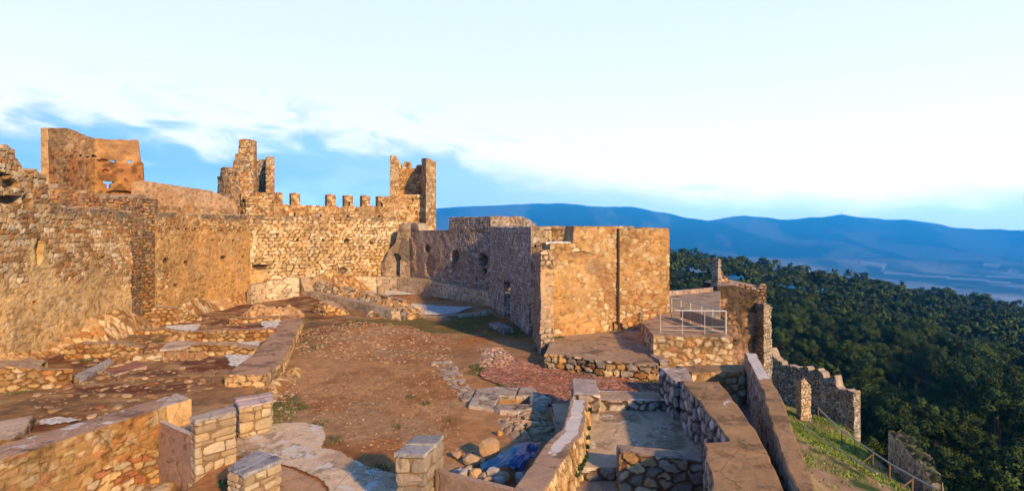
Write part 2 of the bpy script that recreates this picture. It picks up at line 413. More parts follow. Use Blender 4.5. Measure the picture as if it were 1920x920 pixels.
# ------------------------------------------------------------------ prism: a low wall or slab drawn as an outline
def poly_in(x, y, poly):
    x = np.asarray(x); y = np.asarray(y); c = np.zeros(x.shape, bool); n = len(poly)
    for i in range(n):
        x0, y0 = poly[i]; x1, y1 = poly[(i+1) % n]
        if y0 == y1: continue
        c ^= ((y0 > y) != (y1 > y)) & (x < (x1-x0)*(y-y0)/(y1-y0)+x0)
    return c
def area(poly):
    return sum(poly[i][0]*poly[(i+1) % len(poly)][1]-poly[(i+1) % len(poly)][0]*poly[i][1] for i in range(len(poly)))/2
def prism(name, outline, z1, z0, st, ds=None, capcol=(.42,.32,.24), wash=0.0, wob=.03, m=None, parent=None, batter=0.0, topz=None, capst=None, capvar=.35, inset=.03, washf=None, sidecol=None):
    pl = [tuple(p[:2]) for p in outline]
    if area(pl) < 0: pl = pl[::-1]
    Ym = sum(p[1] for p in pl)/len(pl)
    if ds is None: ds = max(.028, .0023*Ym)
    pts = []; nr = []
    for i in range(len(pl)):
        a = np.array(pl[i]); b_ = np.array(pl[(i+1) % len(pl)]); l = np.hypot(*(b_-a)); k = max(1, int(round(l/ds)))
        n_ = np.array([b_[1]-a[1], -(b_[0]-a[0])])/l
        for q in range(k): pts.append(a+(b_-a)*q/k); nr.append((n_, q == 0))
    pts = np.array(pts); n = len(pts)
    N = np.array([x[0] for x in nr])
    for i in range(n):
        if nr[i][1]:
            a = N[i]+N[i-1]; a /= max(1e-6, np.hypot(*a)); N[i] = a
    d = np.hypot(*(np.roll(pts, -1, 0)-pts).T); S = np.concatenate([[0], np.cumsum(d)[:-1]])
    pts = pts+N*(wob*2*(fbm(S*1.7, S*0, seed=st['seed']+5, o=3)-.5))[:, None]
    tz = np.array([z1 if topz is None else topz(*p) for p in pts])
    nz = max(2, int((z1-z0)/ds)); f = np.arange(nz+1)/nz
    ZZ = z0+(tz[:, None]-z0)*f[None, :]; SS = np.repeat(S[:, None], nz+1, 1)
    C, rel = stones(SS, ZZ, st)
    if sidecol is not None: C = sidecol(SS, ZZ, C)
    rel = rel*(1-sstep(f, .93, 1.0))[None, :]+batter*(tz[:, None]-ZZ)
    V = np.stack([pts[:, 0:1]+N[:, 0:1]*rel, pts[:, 1:2]+N[:, 1:2]*rel, ZZ], -1)
    mb = MB(); nv = nz+1
    Fq = [(i*nv+k, ((i+1) % n)*nv+k, ((i+1) % n)*nv+k+1, i*nv+k+1) for i in range(n) for k in range(nz)]
    mb.add(V.reshape(-1, 3), Fq, C.reshape(-1, 3))
    # top
    ring0 = V[:, -1].copy(); ring1 = ring0.copy(); ring1[:, :2] -= N*inset
    poly = [tuple(p) for p in ring1[:, :2]]
    x0, y0 = ring1[:, 0].min(), ring1[:, 1].min(); x1, y1 = ring1[:, 0].max(), ring1[:, 1].max()
    g = max(ds*1.5, math.sqrt((x1-x0)*(y1-y0)/6000.0))
    gx, gy = np.meshgrid(np.arange(x0+g/2, x1, g), np.arange(y0+g/2, y1, g)); gx = gx.ravel(); gy = gy.ravel()
    gx = gx+(_h(np.arange(len(gx)), np.zeros(len(gx)), np.zeros(len(gx)), 1)-.5)*g*.4
    ins = poly_in(gx, gy, poly)
    for q in range(0, n, 1):
        ins &= (gx-poly[q][0])**2+(gy-poly[q][1])**2 > (g*.45)**2
    allp = [Vector(p) for p in poly]+[Vector((a, b_)) for a, b_ in zip(gx[ins], gy[ins])]
    res = delaunay_2d_cdt(allp, [], [list(range(n))], 1, 1e-5)
    TV = np.array([(v.x, v.y) for v in res[0]]); TF = [f_ for f_ in res[2] if len(f_) >= 3]
    hz = np.array([z1 if topz is None else topz(*p) for p in TV])+inset*.5
    if capst is not None:
        TC, tr = stones(TV[:, 0], TV[:, 1], capst); hz = hz+tr
    else:
        TC = np.array(capcol)[None]*(1-capvar/2+capvar*fbm(TV[:, 0]*2.5, TV[:, 1]*2.5, seed=4, o=4)[:, None]*1.0+capvar*.5*(fbm(TV[:, 0]*.9, TV[:, 1]*.9, seed=14, o=2)[:, None]-.5))
    hz = hz+(fbm(TV[:, 0]*3, TV[:, 1]*3, seed=6, o=3)-.5)*.045
    W = np.full((len(TV), 1), wash) if washf is None else washf(TV[:, 0], TV[:, 1])[:, None]
    mb.add(np.concatenate([TV, hz[:, None]], 1), TF, np.concatenate([TC, W], 1))
    # bevel ring between side and top (uses the first n cdt vertices, which are the ring)
    rr = np.concatenate([ring0, ring1], 0); rr[n:, 2] = [ (z1 if topz is None else topz(*p)) for p in ring1[:, :2]]; rr[n:, 2] += inset*.5+(fbm(ring1[:, 0]*3, ring1[:, 1]*3, seed=6, o=3)-.5)*.045
    if capst is not None: rr[n:, 2] += stones(ring1[:, 0], ring1[:, 1], capst)[1]
    mb.add(rr, [(i, (i+1) % n, n+(i+1) % n, n+i) for i in range(n)], np.array(capcol)*.85)
    return mb.build(name, m or M_COPE, parent)

# ------------------------------------------------------------------ stones, mounds, sheets
_ico = {}
def ico(lod=2):
    if lod not in _ico:
        import bmesh
        bm = bmesh.new(); bmesh.ops.create_icosphere(bm, subdivisions=lod, radius=1.0)
        V = np.array([v.co[:] for v in bm.verts]); F = [tuple(v.index for v in f.verts) for f in bm.faces]; bm.free(); _ico[lod] = (V, F)
    return _ico[lod]
def rock_geo(c, size, rs, seed, colr, sq=.5, lod=2):
    V, F = ico(lod); rg = np.random.RandomState(seed)
    V = np.sign(V)*np.abs(V)**(1-sq*.6)                 # pulled towards a box
    for q in range(5):                                   # chipped flat faces
        n = rg.normal(size=3); n /= np.linalg.norm(n); dcut = (.62 if sq < .9 else .84)+.3*rg.rand(); pr = V@n
        V = V-np.outer(np.maximum(pr-dcut, 0), n)
    V = V*(1+.10*(fbm(V[:, 0]*2+seed, V[:, 1]*2, V[:, 2]*2, seed=seed % 97)-.5)[:, None])
    V = V*np.array(size)/2
    a = rs; R = np.array([[math.cos(a), -math.sin(a), 0], [math.sin(a), math.cos(a), 0], [0, 0, 1]])
    tl = rg.uniform(-.15, .15); R2 = np.array([[1, 0, 0], [0, math.cos(tl), -math.sin(tl)], [0, math.sin(tl), math.cos(tl)]])
    V = V@R2.T@R.T+np.array(c)
    cl = np.array(colr)[None]*(.8+.4*fbm(V[:, 0]*5, V[:, 1]*5, V[:, 2]*5, seed=3)[:, None])
    return V, F, cl
def rock(name, c, size, seed, colr, label, cat='rock', rot=0.0, group=None, parent=None):
    V, F, C = rock_geo((c[0], c[1], c[2]+size[2]*.42), size, rot, seed, colr)
    o = mk(name, V, F, C, M_STONE, parent)
    if parent is None: tag(o, label, cat, group)
    return o
def rubble(name, n, pos, sz, seed, pal=WARM, flat=.6, lod=2):
    """many loose stones as one mesh; pos(rng) -> x, y, z"""
    rg = np.random.RandomState(seed); mb = MB()
    for i in range(n):
        x, y, z = pos(rg); s = sz[0]+(sz[1]-sz[0])*rg.rand()**2.2
        c = np.array(pal[rg.randint(len(pal))])*rg.uniform(.75, 1.2)
        V, F, C = rock_geo((x, y, z+s*flat*.25), (s*rg.uniform(.8, 1.4), s*rg.uniform(.7, 1.1), s*flat*rg.uniform(.7, 1.1)), rg.rand()*6.3, seed*1000+i, c, lod=lod)
        mb.add(V, F, C)
    return mb.build(name, M_STONE)
def mound(name, path, width, hfun, st, z0=-.1, ds=None, rel=1.0, earth=(.36,.22,.12), stonef=.8, m=None, parent=None, flat=0.0):
    """bank of stones and earth along a path, rounded section"""
    pts = np.array(path, float); seg = np.diff(pts, axis=0); L = np.hypot(seg[:, 0], seg[:, 1]); cum = np.concatenate([[0], np.cumsum(L)])
    Ym = pts[:, 1].mean(); ds = ds or max(.04, .0024*Ym)
    S = np.linspace(0, cum[-1], max(3, int(cum[-1]/ds))); T = np.linspace(-1, 1, max(6, int(width/ds)))
    X = np.interp(S, cum, pts[:, 0]); Y = np.interp(S, cum, pts[:, 1])
    k = np.clip(np.searchsorted(cum, S, side='right')-1, 0, len(L)-1); N = np.stack([seg[k, 1]/L[k], -seg[k, 0]/L[k]], 1)
    SS, TT = np.meshgrid(S, T, indexing='ij')
    wob = 1+.35*(fbm(SS*.7, TT*0+3, seed=st['seed']+9, o=3)-.5)*2
    U = TT*width/2*wob
    XX = X[:, None]+N[:, 0:1]*U; YY = Y[:, None]+N[:, 1:2]*U
    C, r = stones(XX*1.0+st['seed'], YY*1.0, st)
    e = np.minimum(1, np.minimum(SS, cum[-1]-SS)/(width*.3+.01))
    if flat: prof = sstep(1-np.abs(TT), 0, 1-flat)
    else: prof = np.cos(TT*math.pi/2)**.8
    H = hfun(SS/cum[-1])*prof*np.sqrt(np.clip(e, 0, 1))
    H = H*(.45+1.1*fbm(XX*.9, YY*.9, seed=st['seed']+3, o=5))
    ZZ = z0+H+r*rel*np.clip(H*4, 0, 1)+.08*(fbm(XX*3, YY*3, seed=8, o=3)-.5)*np.clip(H*5, 0, 1)
    k = sstep(fbm(XX*.8, YY*.8, seed=st['seed']+13, o=4), stonef, stonef+.12)[..., None]
    C = C*(1-k)+np.array(earth)*k*(.7+.6*fbm(XX*3, YY*3, seed=2, o=3))[..., None]
    nt = len(T)
    F = [(i*nt+j, i*nt+j+1, (i+1)*nt+j+1, (i+1)*nt+j) for i in range(len(S)-1) for j in range(nt-1)]
    return mk(name, np.stack([XX, YY, ZZ], -1).reshape(-1, 3), F, C.reshape(-1, 3), m or M_STONE, parent)
def sheet(name, poly, step, zf, cf, m=None, parent=None, soft=.25):
    """a patch of ground cover with an uneven outline, following zf(x, y)"""
    xs = [p[0] for p in poly]; ys = [p[1] for p in poly]
    gx = np.arange(min(xs)-soft, max(xs)+soft, step); gy = np.arange(min(ys)-soft, max(ys)+soft, step)
    XX, YY = np.meshgrid(gx, gy, indexing='ij')
    wx = XX+soft*2*(fbm(XX*1.5, YY*1.5, seed=31, o=4)-.5); wy = YY+soft*2*(fbm(XX*1.5+7, YY*1.5, seed=32, o=4)-.5)
    ins = poly_in(wx, wy, poly); cm = ins[:-1, :-1] & ins[1:, 1:] & ins[1:, :-1] & ins[:-1, 1:]
    C = cf(XX, YY); Z = zf(XX, YY); n = len(gy)
    I, J = np.nonzero(cm); a = I*n+J
    F = np.stack([a, a+n, a+n+1, a+1], 1)
    used = np.unique(F); mp = np.full(XX.size, -1); mp[used] = np.arange(len(used))
    V = np.stack([XX.ravel(), YY.ravel(), Z.ravel()], 1)[used]
    return mk(name, V, mp[F].tolist(), C.reshape(-1, C.shape[-1])[used], m or M_GROUND, parent)
def block_pier(name, foot, z1, z0, seed, label, rows=None, cap=True, pal=PALE, plinth=0.0, capcol=(.38,.34,.32), parts=None):
    """pier of roughly squared stones laid in courses, slabs on top"""
    rg = np.random.RandomState(seed); f = [np.array(p) for p in foot]
    if area(foot) < 0: f = f[::-1]
    cx, cy = np.mean(f, 0); root = empty(name, (cx, cy, z0), label, 'stone pier')
    cen = np.array([cx, cy]); mb = MB()
    inn = [cen+(p-cen)*.90 for p in f]; n = len(f)
    V = [(*p, z0) for p in inn]+[(*p, z1-.05) for p in inn]
    mb.add(V, [(i, (i+1) % n, n+(i+1) % n, n+i) for i in range(n)]+[tuple(range(n, 2*n))], np.array((.27,.18,.11)))
    z = z0
    while z < z1-.10:
        h = rg.choice([.10, .14, .19, .27, .30])*rg.uniform(.9, 1.1); h = min(h, z1-.06-z)
        grow = plinth if z < z0+(z1-z0)*.28 else 0
        for i in range(n):
            a = f[i]; b_ = f[(i+1) % n]; l = np.hypot(*(b_-a)); d = (b_-a)/l; nn = np.array([d[1], -d[0]])
            s = -.02
            while s < l-.03:
                w = rg.uniform(.16, .62); 
                if l-(s+w) < .14: w = l-s+.02
                dep = .16
                c = a+d*(s+w/2)-nn*(dep/2-.015-grow)
                cl = np.array(pal[rg.randint(len(pal))])*rg.uniform(.7, 1.12)
                Vr, Fr, Cr = rock_geo((c[0], c[1], z+h/2), (w*.97, dep*1.05, h*.95), math.atan2(d[1], d[0]), rg.randint(1 << 30), cl, sq=1.15)
                mb.add(Vr, Fr, Cr); s += w
        z += h
    mb.build('masonry', M_STONE, root)
    if cap:
        # two or three flat slabs side by side
        k = parts or 2
        for q in range(k):
            a0 = lerp(f[0], f[3], q/k)*1.0; a1 = lerp(f[1], f[2], q/k); b0 = lerp(f[0], f[3], (q+1)/k-.015); b1 = lerp(f[1], f[2], (q+1)/k-.015)
            o4 = [cen+(p-cen)*1.05 for p in (a0, a1, b1, b0)]
            s_ = style(w=.5, h=.3, pal=[capcol], seed=seed+q, rel=.01, gap=.02, mortar=capcol)
            sl = rg.uniform(-.05, .05)
            prism('capstone', o4, z1+rg.uniform(-.02, .03), z1-.075+rg.uniform(0, .01), s_, ds=.035, capcol=np.array(capcol)*rg.uniform(.85, 1.2), wob=.06, parent=root, wash=.20, inset=.02, m=M_COPE)
    return root
def tube(mb, a, b_, r, c=(.5,.5,.5), n=8):
    a = np.array(a, float); b_ = np.array(b_, float); d = (b_-a)/np.linalg.norm(b_-a)
    u = np.cross(d, (0, 0, 1) if abs(d[2]) < .9 else (1, 0, 0)); u /= np.linalg.norm(u); w = np.cross(d, u)
    an = np.arange(n)*2*math.pi/n
    ring = np.cos(an)[:, None]*u*r+np.sin(an)[:, None]*w*r
    mb.add(np.concatenate([a+ring, b_+ring]), [(i, (i+1) % n, n+(i+1) % n, n+i) for i in range(n)]+[tuple(range(n))[::-1], tuple(range(n, 2*n))], np.array(c))
#SPLIT
# ================================================================== TERRAIN
EDGE = [(4, 3.5), (8.8, 4.9), (13.6, 6.7), (18.4, 8.3), (19.5, 8.7), (22.5, 9.2), (27, 9.5), (40, 10.2), (50, 9), (62, 2), (70, -10)]
def xedge(y): return np.interp(y, [e[0] for e in EDGE], [e[1] for e in EDGE])
def bench(x, y): return .964-.247*x-.093*y-.95*sstep(x, 15, 22)*(1-sstep(y, 38, 48)*.6)
def forest_floor(x, y):
    z = -27+15*sstep(y, 95, 245)
    z = z-.17*np.maximum(x-80, 0)+.02*np.maximum(85-x, 0)*sstep(y, 120, 240)
    z = z+9*sstep(y, 330, 470)*sstep(x, 250, 420)
    z = z+3.0*(fbm(x*.02, y*.02, seed=71, o=3)-.5)*2
    return z
RIDGE = [(-600, 470), (300, 420), (700, 398), (820, 388), (900, 385), (1050, 379), (1130, 386), (1180, 387), (1250, 397), (1290, 409), (1325, 412), (1400, 402), (1460, 410), (1500, 409), (1580, 401), (1640, 409), (1720, 412), (1800, 427), (1860, 429), (1920, 431), (2100, 440), (2600, 470)]
def terrain_z(x, y):
    x = np.asarray(x, float); y = np.asarray(y, float)
    d = x-xedge(y)
    top = -1.7+0*x
    bn = np.minimum(bench(x, y), -1.2)
    slope = np.where(d < 0, top, np.where(d < 3.5, lerp(top, bn, sstep(d, 0, 3.5)), bn))
    fl = forest_floor(x, y)
    # line of the fence and outer wall, beyond which the hill falls away
    xf = np.interp(y, [0, 24, 46, 52, 60], [10.5, 19.0, 27.5, 24.5, 20.0])
    dd = x-xf
    k = sstep(dd, 1.5, 26)
    z = lerp(slope, fl, k)
    z = z-3.4*sstep(dd, .7, 3.0)*(1-sstep(y, 40, 52))*(1-sstep(dd, 8, 20))
    # back of the castle hill
    kb = sstep(y, 62, 110)*1.0
    z = lerp(z, fl, np.maximum(k, kb))
    kl = sstep(-x, 40, 140); z = lerp(z, -40+0*x, kl)
    # down to the valley
    v = sstep(y+.25*np.maximum(x-60, 0)*0, 252, 950)
    vx = sstep(x, 620, 1500)
    z = lerp(z, -245+6*(fbm(x*.004, y*.004, seed=5, o=4)-.5), np.maximum(v, vx*sstep(y, 100, 500)))
    # the mountain range on the far side
    r = np.hypot(x, y); yy = np.maximum(y, 1.0)
    px = 960+1000*np.clip(x/yy, -3, 3)
    rz = 6+(430-np.interp(px, [p[0] for p in RIDGE], [p[1] for p in RIDGE]))*6.0
    spur = np.abs(fbm(x*.0011, y*.0007, seed=91, o=5)-.5)*2
    tt = np.clip((y-3100)/2900, 0, 1)
    body = tt**.85
    mz = -245+(rz+245)*body
    mz = mz-230*(1-spur)*np.sin(np.clip(tt, 0, 1)*math.pi)**1.0*sstep(tt, 0, .3)+60*np.sin(tt*math.pi)
    mz = mz+14*(fbm(x*.01, y*.004, seed=93, o=4)-.5)*sstep(tt, .6, 1.0)
    mz = np.where(y > 6000, rz-(y-6000)*.12, mz)
    z = np.where(y > 3100, np.maximum(mz, -245), z)
    return z
def build_terrain():
    # azimuth / distance grid: fine near, coarse far
    R = [0.5]
    while R[-1] < 9000: R.append(R[-1]*1.028+.05)
    R = np.array(R); A = np.concatenate([np.linspace(-math.pi, -1.0, 50)[:-1], np.linspace(-1.0, 1.0, 700), np.linspace(1.0, math.pi, 50)[1:]])
    RR, AA = np.meshgrid(R, A, indexing='ij'); X = np.clip(RR*np.sin(AA), -7500, 7500); Y = np.clip(RR*np.cos(AA), -7500, 6450)
    Z = terrain_z(X, Y)
    n = len(A); nr = len(R)
    F = [(i*n+j, i*n+j+1, (i+1)*n+j+1, (i+1)*n+j) for i in range(nr-1) for j in range(n-1)]
    F += [(i*n+n-1, i*n, (i+1)*n, (i+1)*n+n-1) for i in range(nr-1)]
    far = sstep(Y, 250, 900)
    near = np.array((.23, .30, .045)); earth = np.array((.36, .22, .12)); wood = np.array((.022, .035, .014))
    g = sstep(fbm(X*.5, Y*.5, seed=61, o=5)+.05*sstep(Y, 28, 42), .42, .54)[..., None]
    path_ = sstep(fbm(X*.16+4, Y*.16, seed=64, o=3)+.022*(15-Y*.45)*.6, .50, .64)[..., None]
    c = near*g*1.0+earth*(1-g); c = c*(1-path_*.75)+np.array((.34, .22, .14))*path_*.75
    c = c*(.7+.6*fbm(X*2.1, Y*2.1, seed=62, o=4))[..., None]
    gd = sstep(fbm(X*.8, Y*.8, seed=65, o=3), .6, .7)[..., None]; c = c*(1-gd)+np.array((.05, .09, .02))*gd
    xf = np.interp(Y, [0, 24, 46, 52, 60], [10.5, 19.0, 27.5, 24.5, 20.0]); k = np.maximum(sstep(X-xf, 1.5, 5), sstep(Y, 55, 62))[..., None]
    c = c*(1-k)+wood*k
    # valley: fields and scrub
    fld = fbm(X*.0035, Y*.0018, seed=63, o=5)[..., None]
    cell = _h(np.floor((X+Y*.3)/90), np.floor((Y-X*.2)/170), X*0, 7)[..., None]
    val = np.array((.08, .10, .05))*(1-sstep(fld, .46, .56))+np.array((.40, .36, .28))*sstep(fld, .46, .56); val = val*(.6+.8*cell); val = np.where(cell > .955, np.array((.62, .58, .50)), val)
    mnt = sstep(Y, 3000, 3900)[..., None]
    sl = fbm(X*.003, Y*.0012, seed=66, o=5)[..., None]
    mc = np.array((.035, .06, .05))*(1-sstep(sl, .5, .7))+np.array((.26, .25, .21))*sstep(sl, .5, .64)
    val = val*(1-mnt)+mc*mnt
    f3 = far[..., None]; c = c*(1-f3)+val*f3
    V = np.stack([X, Y, Z], -1).reshape(-1, 3)
    o = mk('terrain', V, F, c.reshape(-1, 3), M_TERR, None, True)
    tag(o, 'hillside, valley and mountain range', kind='structure')
M_TERR = mat('terrain_ground', fine=.25, bump=.4, bscale=5, bdist=.06, spec=.05)
build_terrain()

# ------------------------------------------------------------------ courtyard floor
def gauss(x, y, cx, cy, r): return np.exp(-((x-cx)**2+(y-cy)**2)/(r*r))
def court_z(x, y):
    z = .10*(fbm(x*.35, y*.35, seed=81, o=4)-.5)
    z = z+.9*gauss(x, y, -17.5, 47.5, 3.2)+.35*gauss(x, y, -14, 44, 3)
    # sunken place in front of the long coped wall
    k = poly_soft(x, y, -10.6, -7.5, 9.2, 15.0, .5)
    z = z-.85*k
    k2 = (sstep(x, -7.5, -6.3)*0+1)*poly_soft(x, y, -8.6, -5.6, 8.0, 11.9, .4)
    z = z-.6*k2*(1-k)
    hole = (np.abs((x-.08)-(y-18.4)*.0) < .50) & (np.abs(y-18.35) < .48)
    z = np.where(hole, -1.6, z)
    # towards the lower enclosure, under the modern walls
    kk = sstep(x-xedge(y), -1.6, -.4); z = z-.3*kk
    return z
def poly_soft(x, y, x0, x1, y0, y1, s):
    return sstep(x, x0, x0+s)*(1-sstep(x, x1-s, x1))*sstep(y, y0, y0+s)*(1-sstep(y, y1-s, y1))
def court_c(x, y):
    e1 = np.array((.44, .215, .095)); e2 = np.array((.53, .31, .165)); e3 = np.array((.31, .14, .06)); e4 = np.array((.44, .33, .22))
    a = fbm(x*.22, y*.22, seed=82, o=5)[..., None]; b_ = fbm(x*.9, y*.9, seed=83, o=4)[..., None]; c_ = fbm(x*.35+5, y*.5, seed=84, o=4)[..., None]
    c = e1+(e2-e1)*sstep(a, .42, .62)
    c = c*(1-sstep(b_, .52, .68)*.55)+e3*sstep(b_, .52, .68)*.55
    c = c*(1-sstep(c_, .56, .66)*.6)+e4*sstep(c_, .56, .66)*.6
    # left rooms: reddish old floors, more broken
    L = sstep(-x-.33*y*0, 9.0, 11.5)[..., None]
    p_ = fbm(x*.45, y*.8, seed=85, o=5)[..., None]; r_ = fbm(x*.9+3, y*1.5, seed=86, o=5)[..., None]
    lc = np.array((.34, .20, .10))+(np.array((.20, .08, .045))-np.array((.34, .20, .10)))*sstep(p_, .44, .58)
    lc = lc+(np.array((.46, .32, .19))-lc)*sstep(r_, .54, .64)*.8
    lc = lc+(np.array((.14, .10, .08))-lc)*sstep(1-r_, .56, .66)*.6
    c = c*(1-L)+lc*L
    # moss and short grass in strips and hollows
    gr = fbm(x*.7, y*.7, seed=87, o=5)
    gm = (gauss(x, y, -8.2, 18.5, 1.5)*.8+gauss(x, y, -10.4, 27, 2.2)*.9+gauss(x, y, -11.5, 34, 3)*.8+gauss(x, y, -7.2, 36, 2.0)*.8+gauss(x, y, -3.5, 33, 3.2)*.95+gauss(x, y, .6, 32, 2.4)+gauss(x, y, -1.3, 22.4, .9)+gauss(x, y, -.1, 20.6, .7)+gauss(x, y, -5.1, 15.3, .5)*.6+gauss(x, y, -2.2, 37.5, 3)*.9+gauss(x, y, -4.6, 47, 4)*.9)
    k = sstep(gm*.5+gr*.6, .58, .74)[..., None]*.75
    c = c*(1-k)+np.array((.10, .125, .035))*k
    # darker grey-brown area of ground left of the building
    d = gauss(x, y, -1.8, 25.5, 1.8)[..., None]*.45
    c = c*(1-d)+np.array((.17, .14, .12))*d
    c = c*(.62+.76*fbm(x*4, y*4, seed=88, o=5))[..., None]
    pb = sstep(fbm(x*7, y*7, seed=89, o=3), .66, .76)[..., None]*.5
    c = c*(1-pb)+np.array((.40, .26, .16))*pb
    return np.clip(c*np.array((.90, .83, .70)), .01, .9)
def build_court():
    gx = np.unique(np.concatenate([np.arange(-30, -12, .12), np.arange(-12, 7, .055), np.arange(7, 10, .15)]))
    gy = np.unique(np.concatenate([np.arange(6, 22, .06), np.arange(22, 40, .10), np.arange(40, 62, .2)]))
    XX, YY = np.meshgrid(gx, gy, indexing='ij'); ok = XX < xedge(YY)-.1
    C = court_c(XX, YY); Z = court_z(XX, YY); n = len(gy)
    cm = ok[:-1, :-1] & ok[1:, 1:] & ok[1:, :-1]
    I, J = np.nonzero(cm); a = I*n+J
    F = np.stack([a, a+n, a+n+1, a+1], 1)
    used = np.unique(F); mp = np.full(XX.size, -1); mp[used] = np.arange(len(used))
    V = np.stack([XX.ravel(), YY.ravel(), Z.ravel()], 1)[used]
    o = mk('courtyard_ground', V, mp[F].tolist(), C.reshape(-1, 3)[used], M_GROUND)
    tag(o, 'bare earth floor of the castle courtyard', kind='structure')
build_court()

# ================================================================== LEFT: GREAT CURTAIN WALL
s_left = style(w=.40, h=.24, pal=PALE+WARM, mortar=(.36, .21, .11), rel=.06, gap=.16, seed=11, pcol=(.68, .44, .19),
    plaster=lambda u, v: 1.12-.88*sstep(v+1.6*fbm(u*.5, v*.4, seed=4)+.02*u, 2.2, 5.6)+.55*np.exp(-((u-6.9)/.9)**2-((v-4.6)/1.6)**2),
    stain=lambda u, v: .8*np.exp(-((v-7.0)/.5)**2)+.9*sstep(v, 7.4, 8.2)*0)
w = wall('castle_wall', [(-21.8, 18.5), (-22.2, 23), (-23.55, 33)], [(-400, 255), (-60, 268), (0, 274), (10, 273), (27, 284), (29, 300), (40, 311), (44, 318), (60, 317), (75, 322), (89, 333), (91, 352), (97, 383), (245, 396)],
    -.3, 1.6, s_left, ds=.055, ragged=.18, rough=.10,
    pits=[(74, 470, 7, 25, .35, (.60, .36, .13), .9), (20, 345, 16, 10, .35, (.13, .07, .04), .8), (15, 375, 24, 8, .35, (.12, .06, .03), .8), (2, 330, 14, 8, .3, (.12, .07, .04), .7), (52, 380, 9, 16, .15, (.30, .14, .05), .6), (195, 482, 3, 3, .3, (.1, .05, .03), 1), (66, 566, 5, 3, .1, (.35, .12, .04), .9)])  # first pit: the light in the slit is put into its orange colour
tag(w, 'tall pale rubble wall nearest on the left, patched with plaster and with a narrow slit', 'castle wall')
s_chase = style(w=.38, h=.2, pal=[(.36,.24,.13),(.28,.19,.11),(.22,.15,.10),(.38,.19,.07)], mortar=(.15, .08, .04), rel=.07, gap=.2, seed=12)  # darker browns than the walls on either side
w = wall('wall_recess', [(-24.2, 31.6), (-24.35, 35.3), (-23.75, 35.45)], [(150, 374), (297, 368)], -.3, .5, s_chase, ds=.06, ragged=.2, rough=.12)
tag(w, 'vertical recess of dark brown stone between two stretches of the left wall', 'wall recess')
s_c = style(w=.30, h=.19, pal=WARM, mortar=(.34, .18, .08), rel=.05, gap=.16, seed=13, pcol=(.58, .325, .115), var=.22,
    plaster=lambda u, v: .48+.40*np.exp(-((v-4.6)/1.6)**2)+.38*np.exp(-((v-1.5)/1.2)**2)-.55*sstep(v, 5.6, 6.3)+.1*sstep(u, 6, 10)-.3*(u < 1.2),
    stain=lambda u, v: np.exp(-((v-7.05)/.28)**2)*1.2)
putlog = [(300+i*16+((i*7) % 5), 428+i*.6, 2.2, 2.0, .3, (.08, .04, .02), 1) for i in range(10)]+[(305+i*19, 448+i*.5, 2.3, 2.2, .3, (.08, .04, .02), 1) for i in range(8)]
w = wall('castle_wall', [(-23.7, 35.5), (-23.3, 41), (-22.8, 46.5)], [(290, 399), (473, 404)], -.3, 2.2, s_c, ds=.075, ragged=.12, rough=.10,
    pits=putlog+[(420, 483, 6, 3, .3, (.1, .05, .03), .9), (456, 482, 3, 3, .3, (.08, .04, .02), 1), (350, 492, 5, 3, .2, (.12, .06, .03), .8), (312, 490, 6, 5, .25, (.12, .07, .04), .8), (330, 535, 5, 3, .2, (.15, .07, .03), .8), (478, 508, 10, 8, .3, (.2, .1, .05), .8)])
tag(w, 'ochre rubble wall with rows of putlog holes between the dark recess and the inner corner', 'castle wall')
# upper storey set back on the wall
s_up = style(w=.5, h=.2, pal=[(.50,.24,.09),(.42,.21,.09),(.34,.19,.10),(.54,.28,.10),(.30,.19,.12)], mortar=(.26, .12, .05), rel=.07, gap=.2, seed=14, pcol=(.50, .27, .10),
    plaster=lambda u, v: .45+0*u, stain=lambda u, v: .9*sstep(v, 8.0, 8.6)+.7*np.exp(-((v-7.2)/.3)**2))
w = wall('upper_wall', [(-24.0, 27.2), (-24.9, 36.3)], [(80, 352), (100, 350), (150, 356), (188, 366), (215, 373), (262, 366)], 6.6, 3.6, s_up, ds=.06, ragged=.25, rough=.2)
tag(w, 'crumbling rust coloured masonry under the earthen tower, set back above the left wall', 'wall')
s_par = style(w=.28, h=.2, pal=WARM, mortar=(.5, .33, .2), rel=.02, gap=.2, seed=15, pcol=(.60, .375, .215), plaster=lambda u, v: .95-.8*sstep(7.9-v, 0, .35), stain=lambda u, v: .5*np.exp(-((v-7.45)/.2)**2)+.25*sstep(v, 8.95, 9.3))
w = wall('parapet_wall', [(-25.0, 36.2), (-23.95, 46.6)], [(265, 338), (300, 343), (350, 351), (395, 357), (408, 363), (430, 371), (440, 378), (450, 392)], 6.8, .9, s_par, ds=.075, ragged=.03, rough=.05)
tag(w, 'smooth rendered parapet sloping down between earthen tower and round tower ruin', 'parapet')

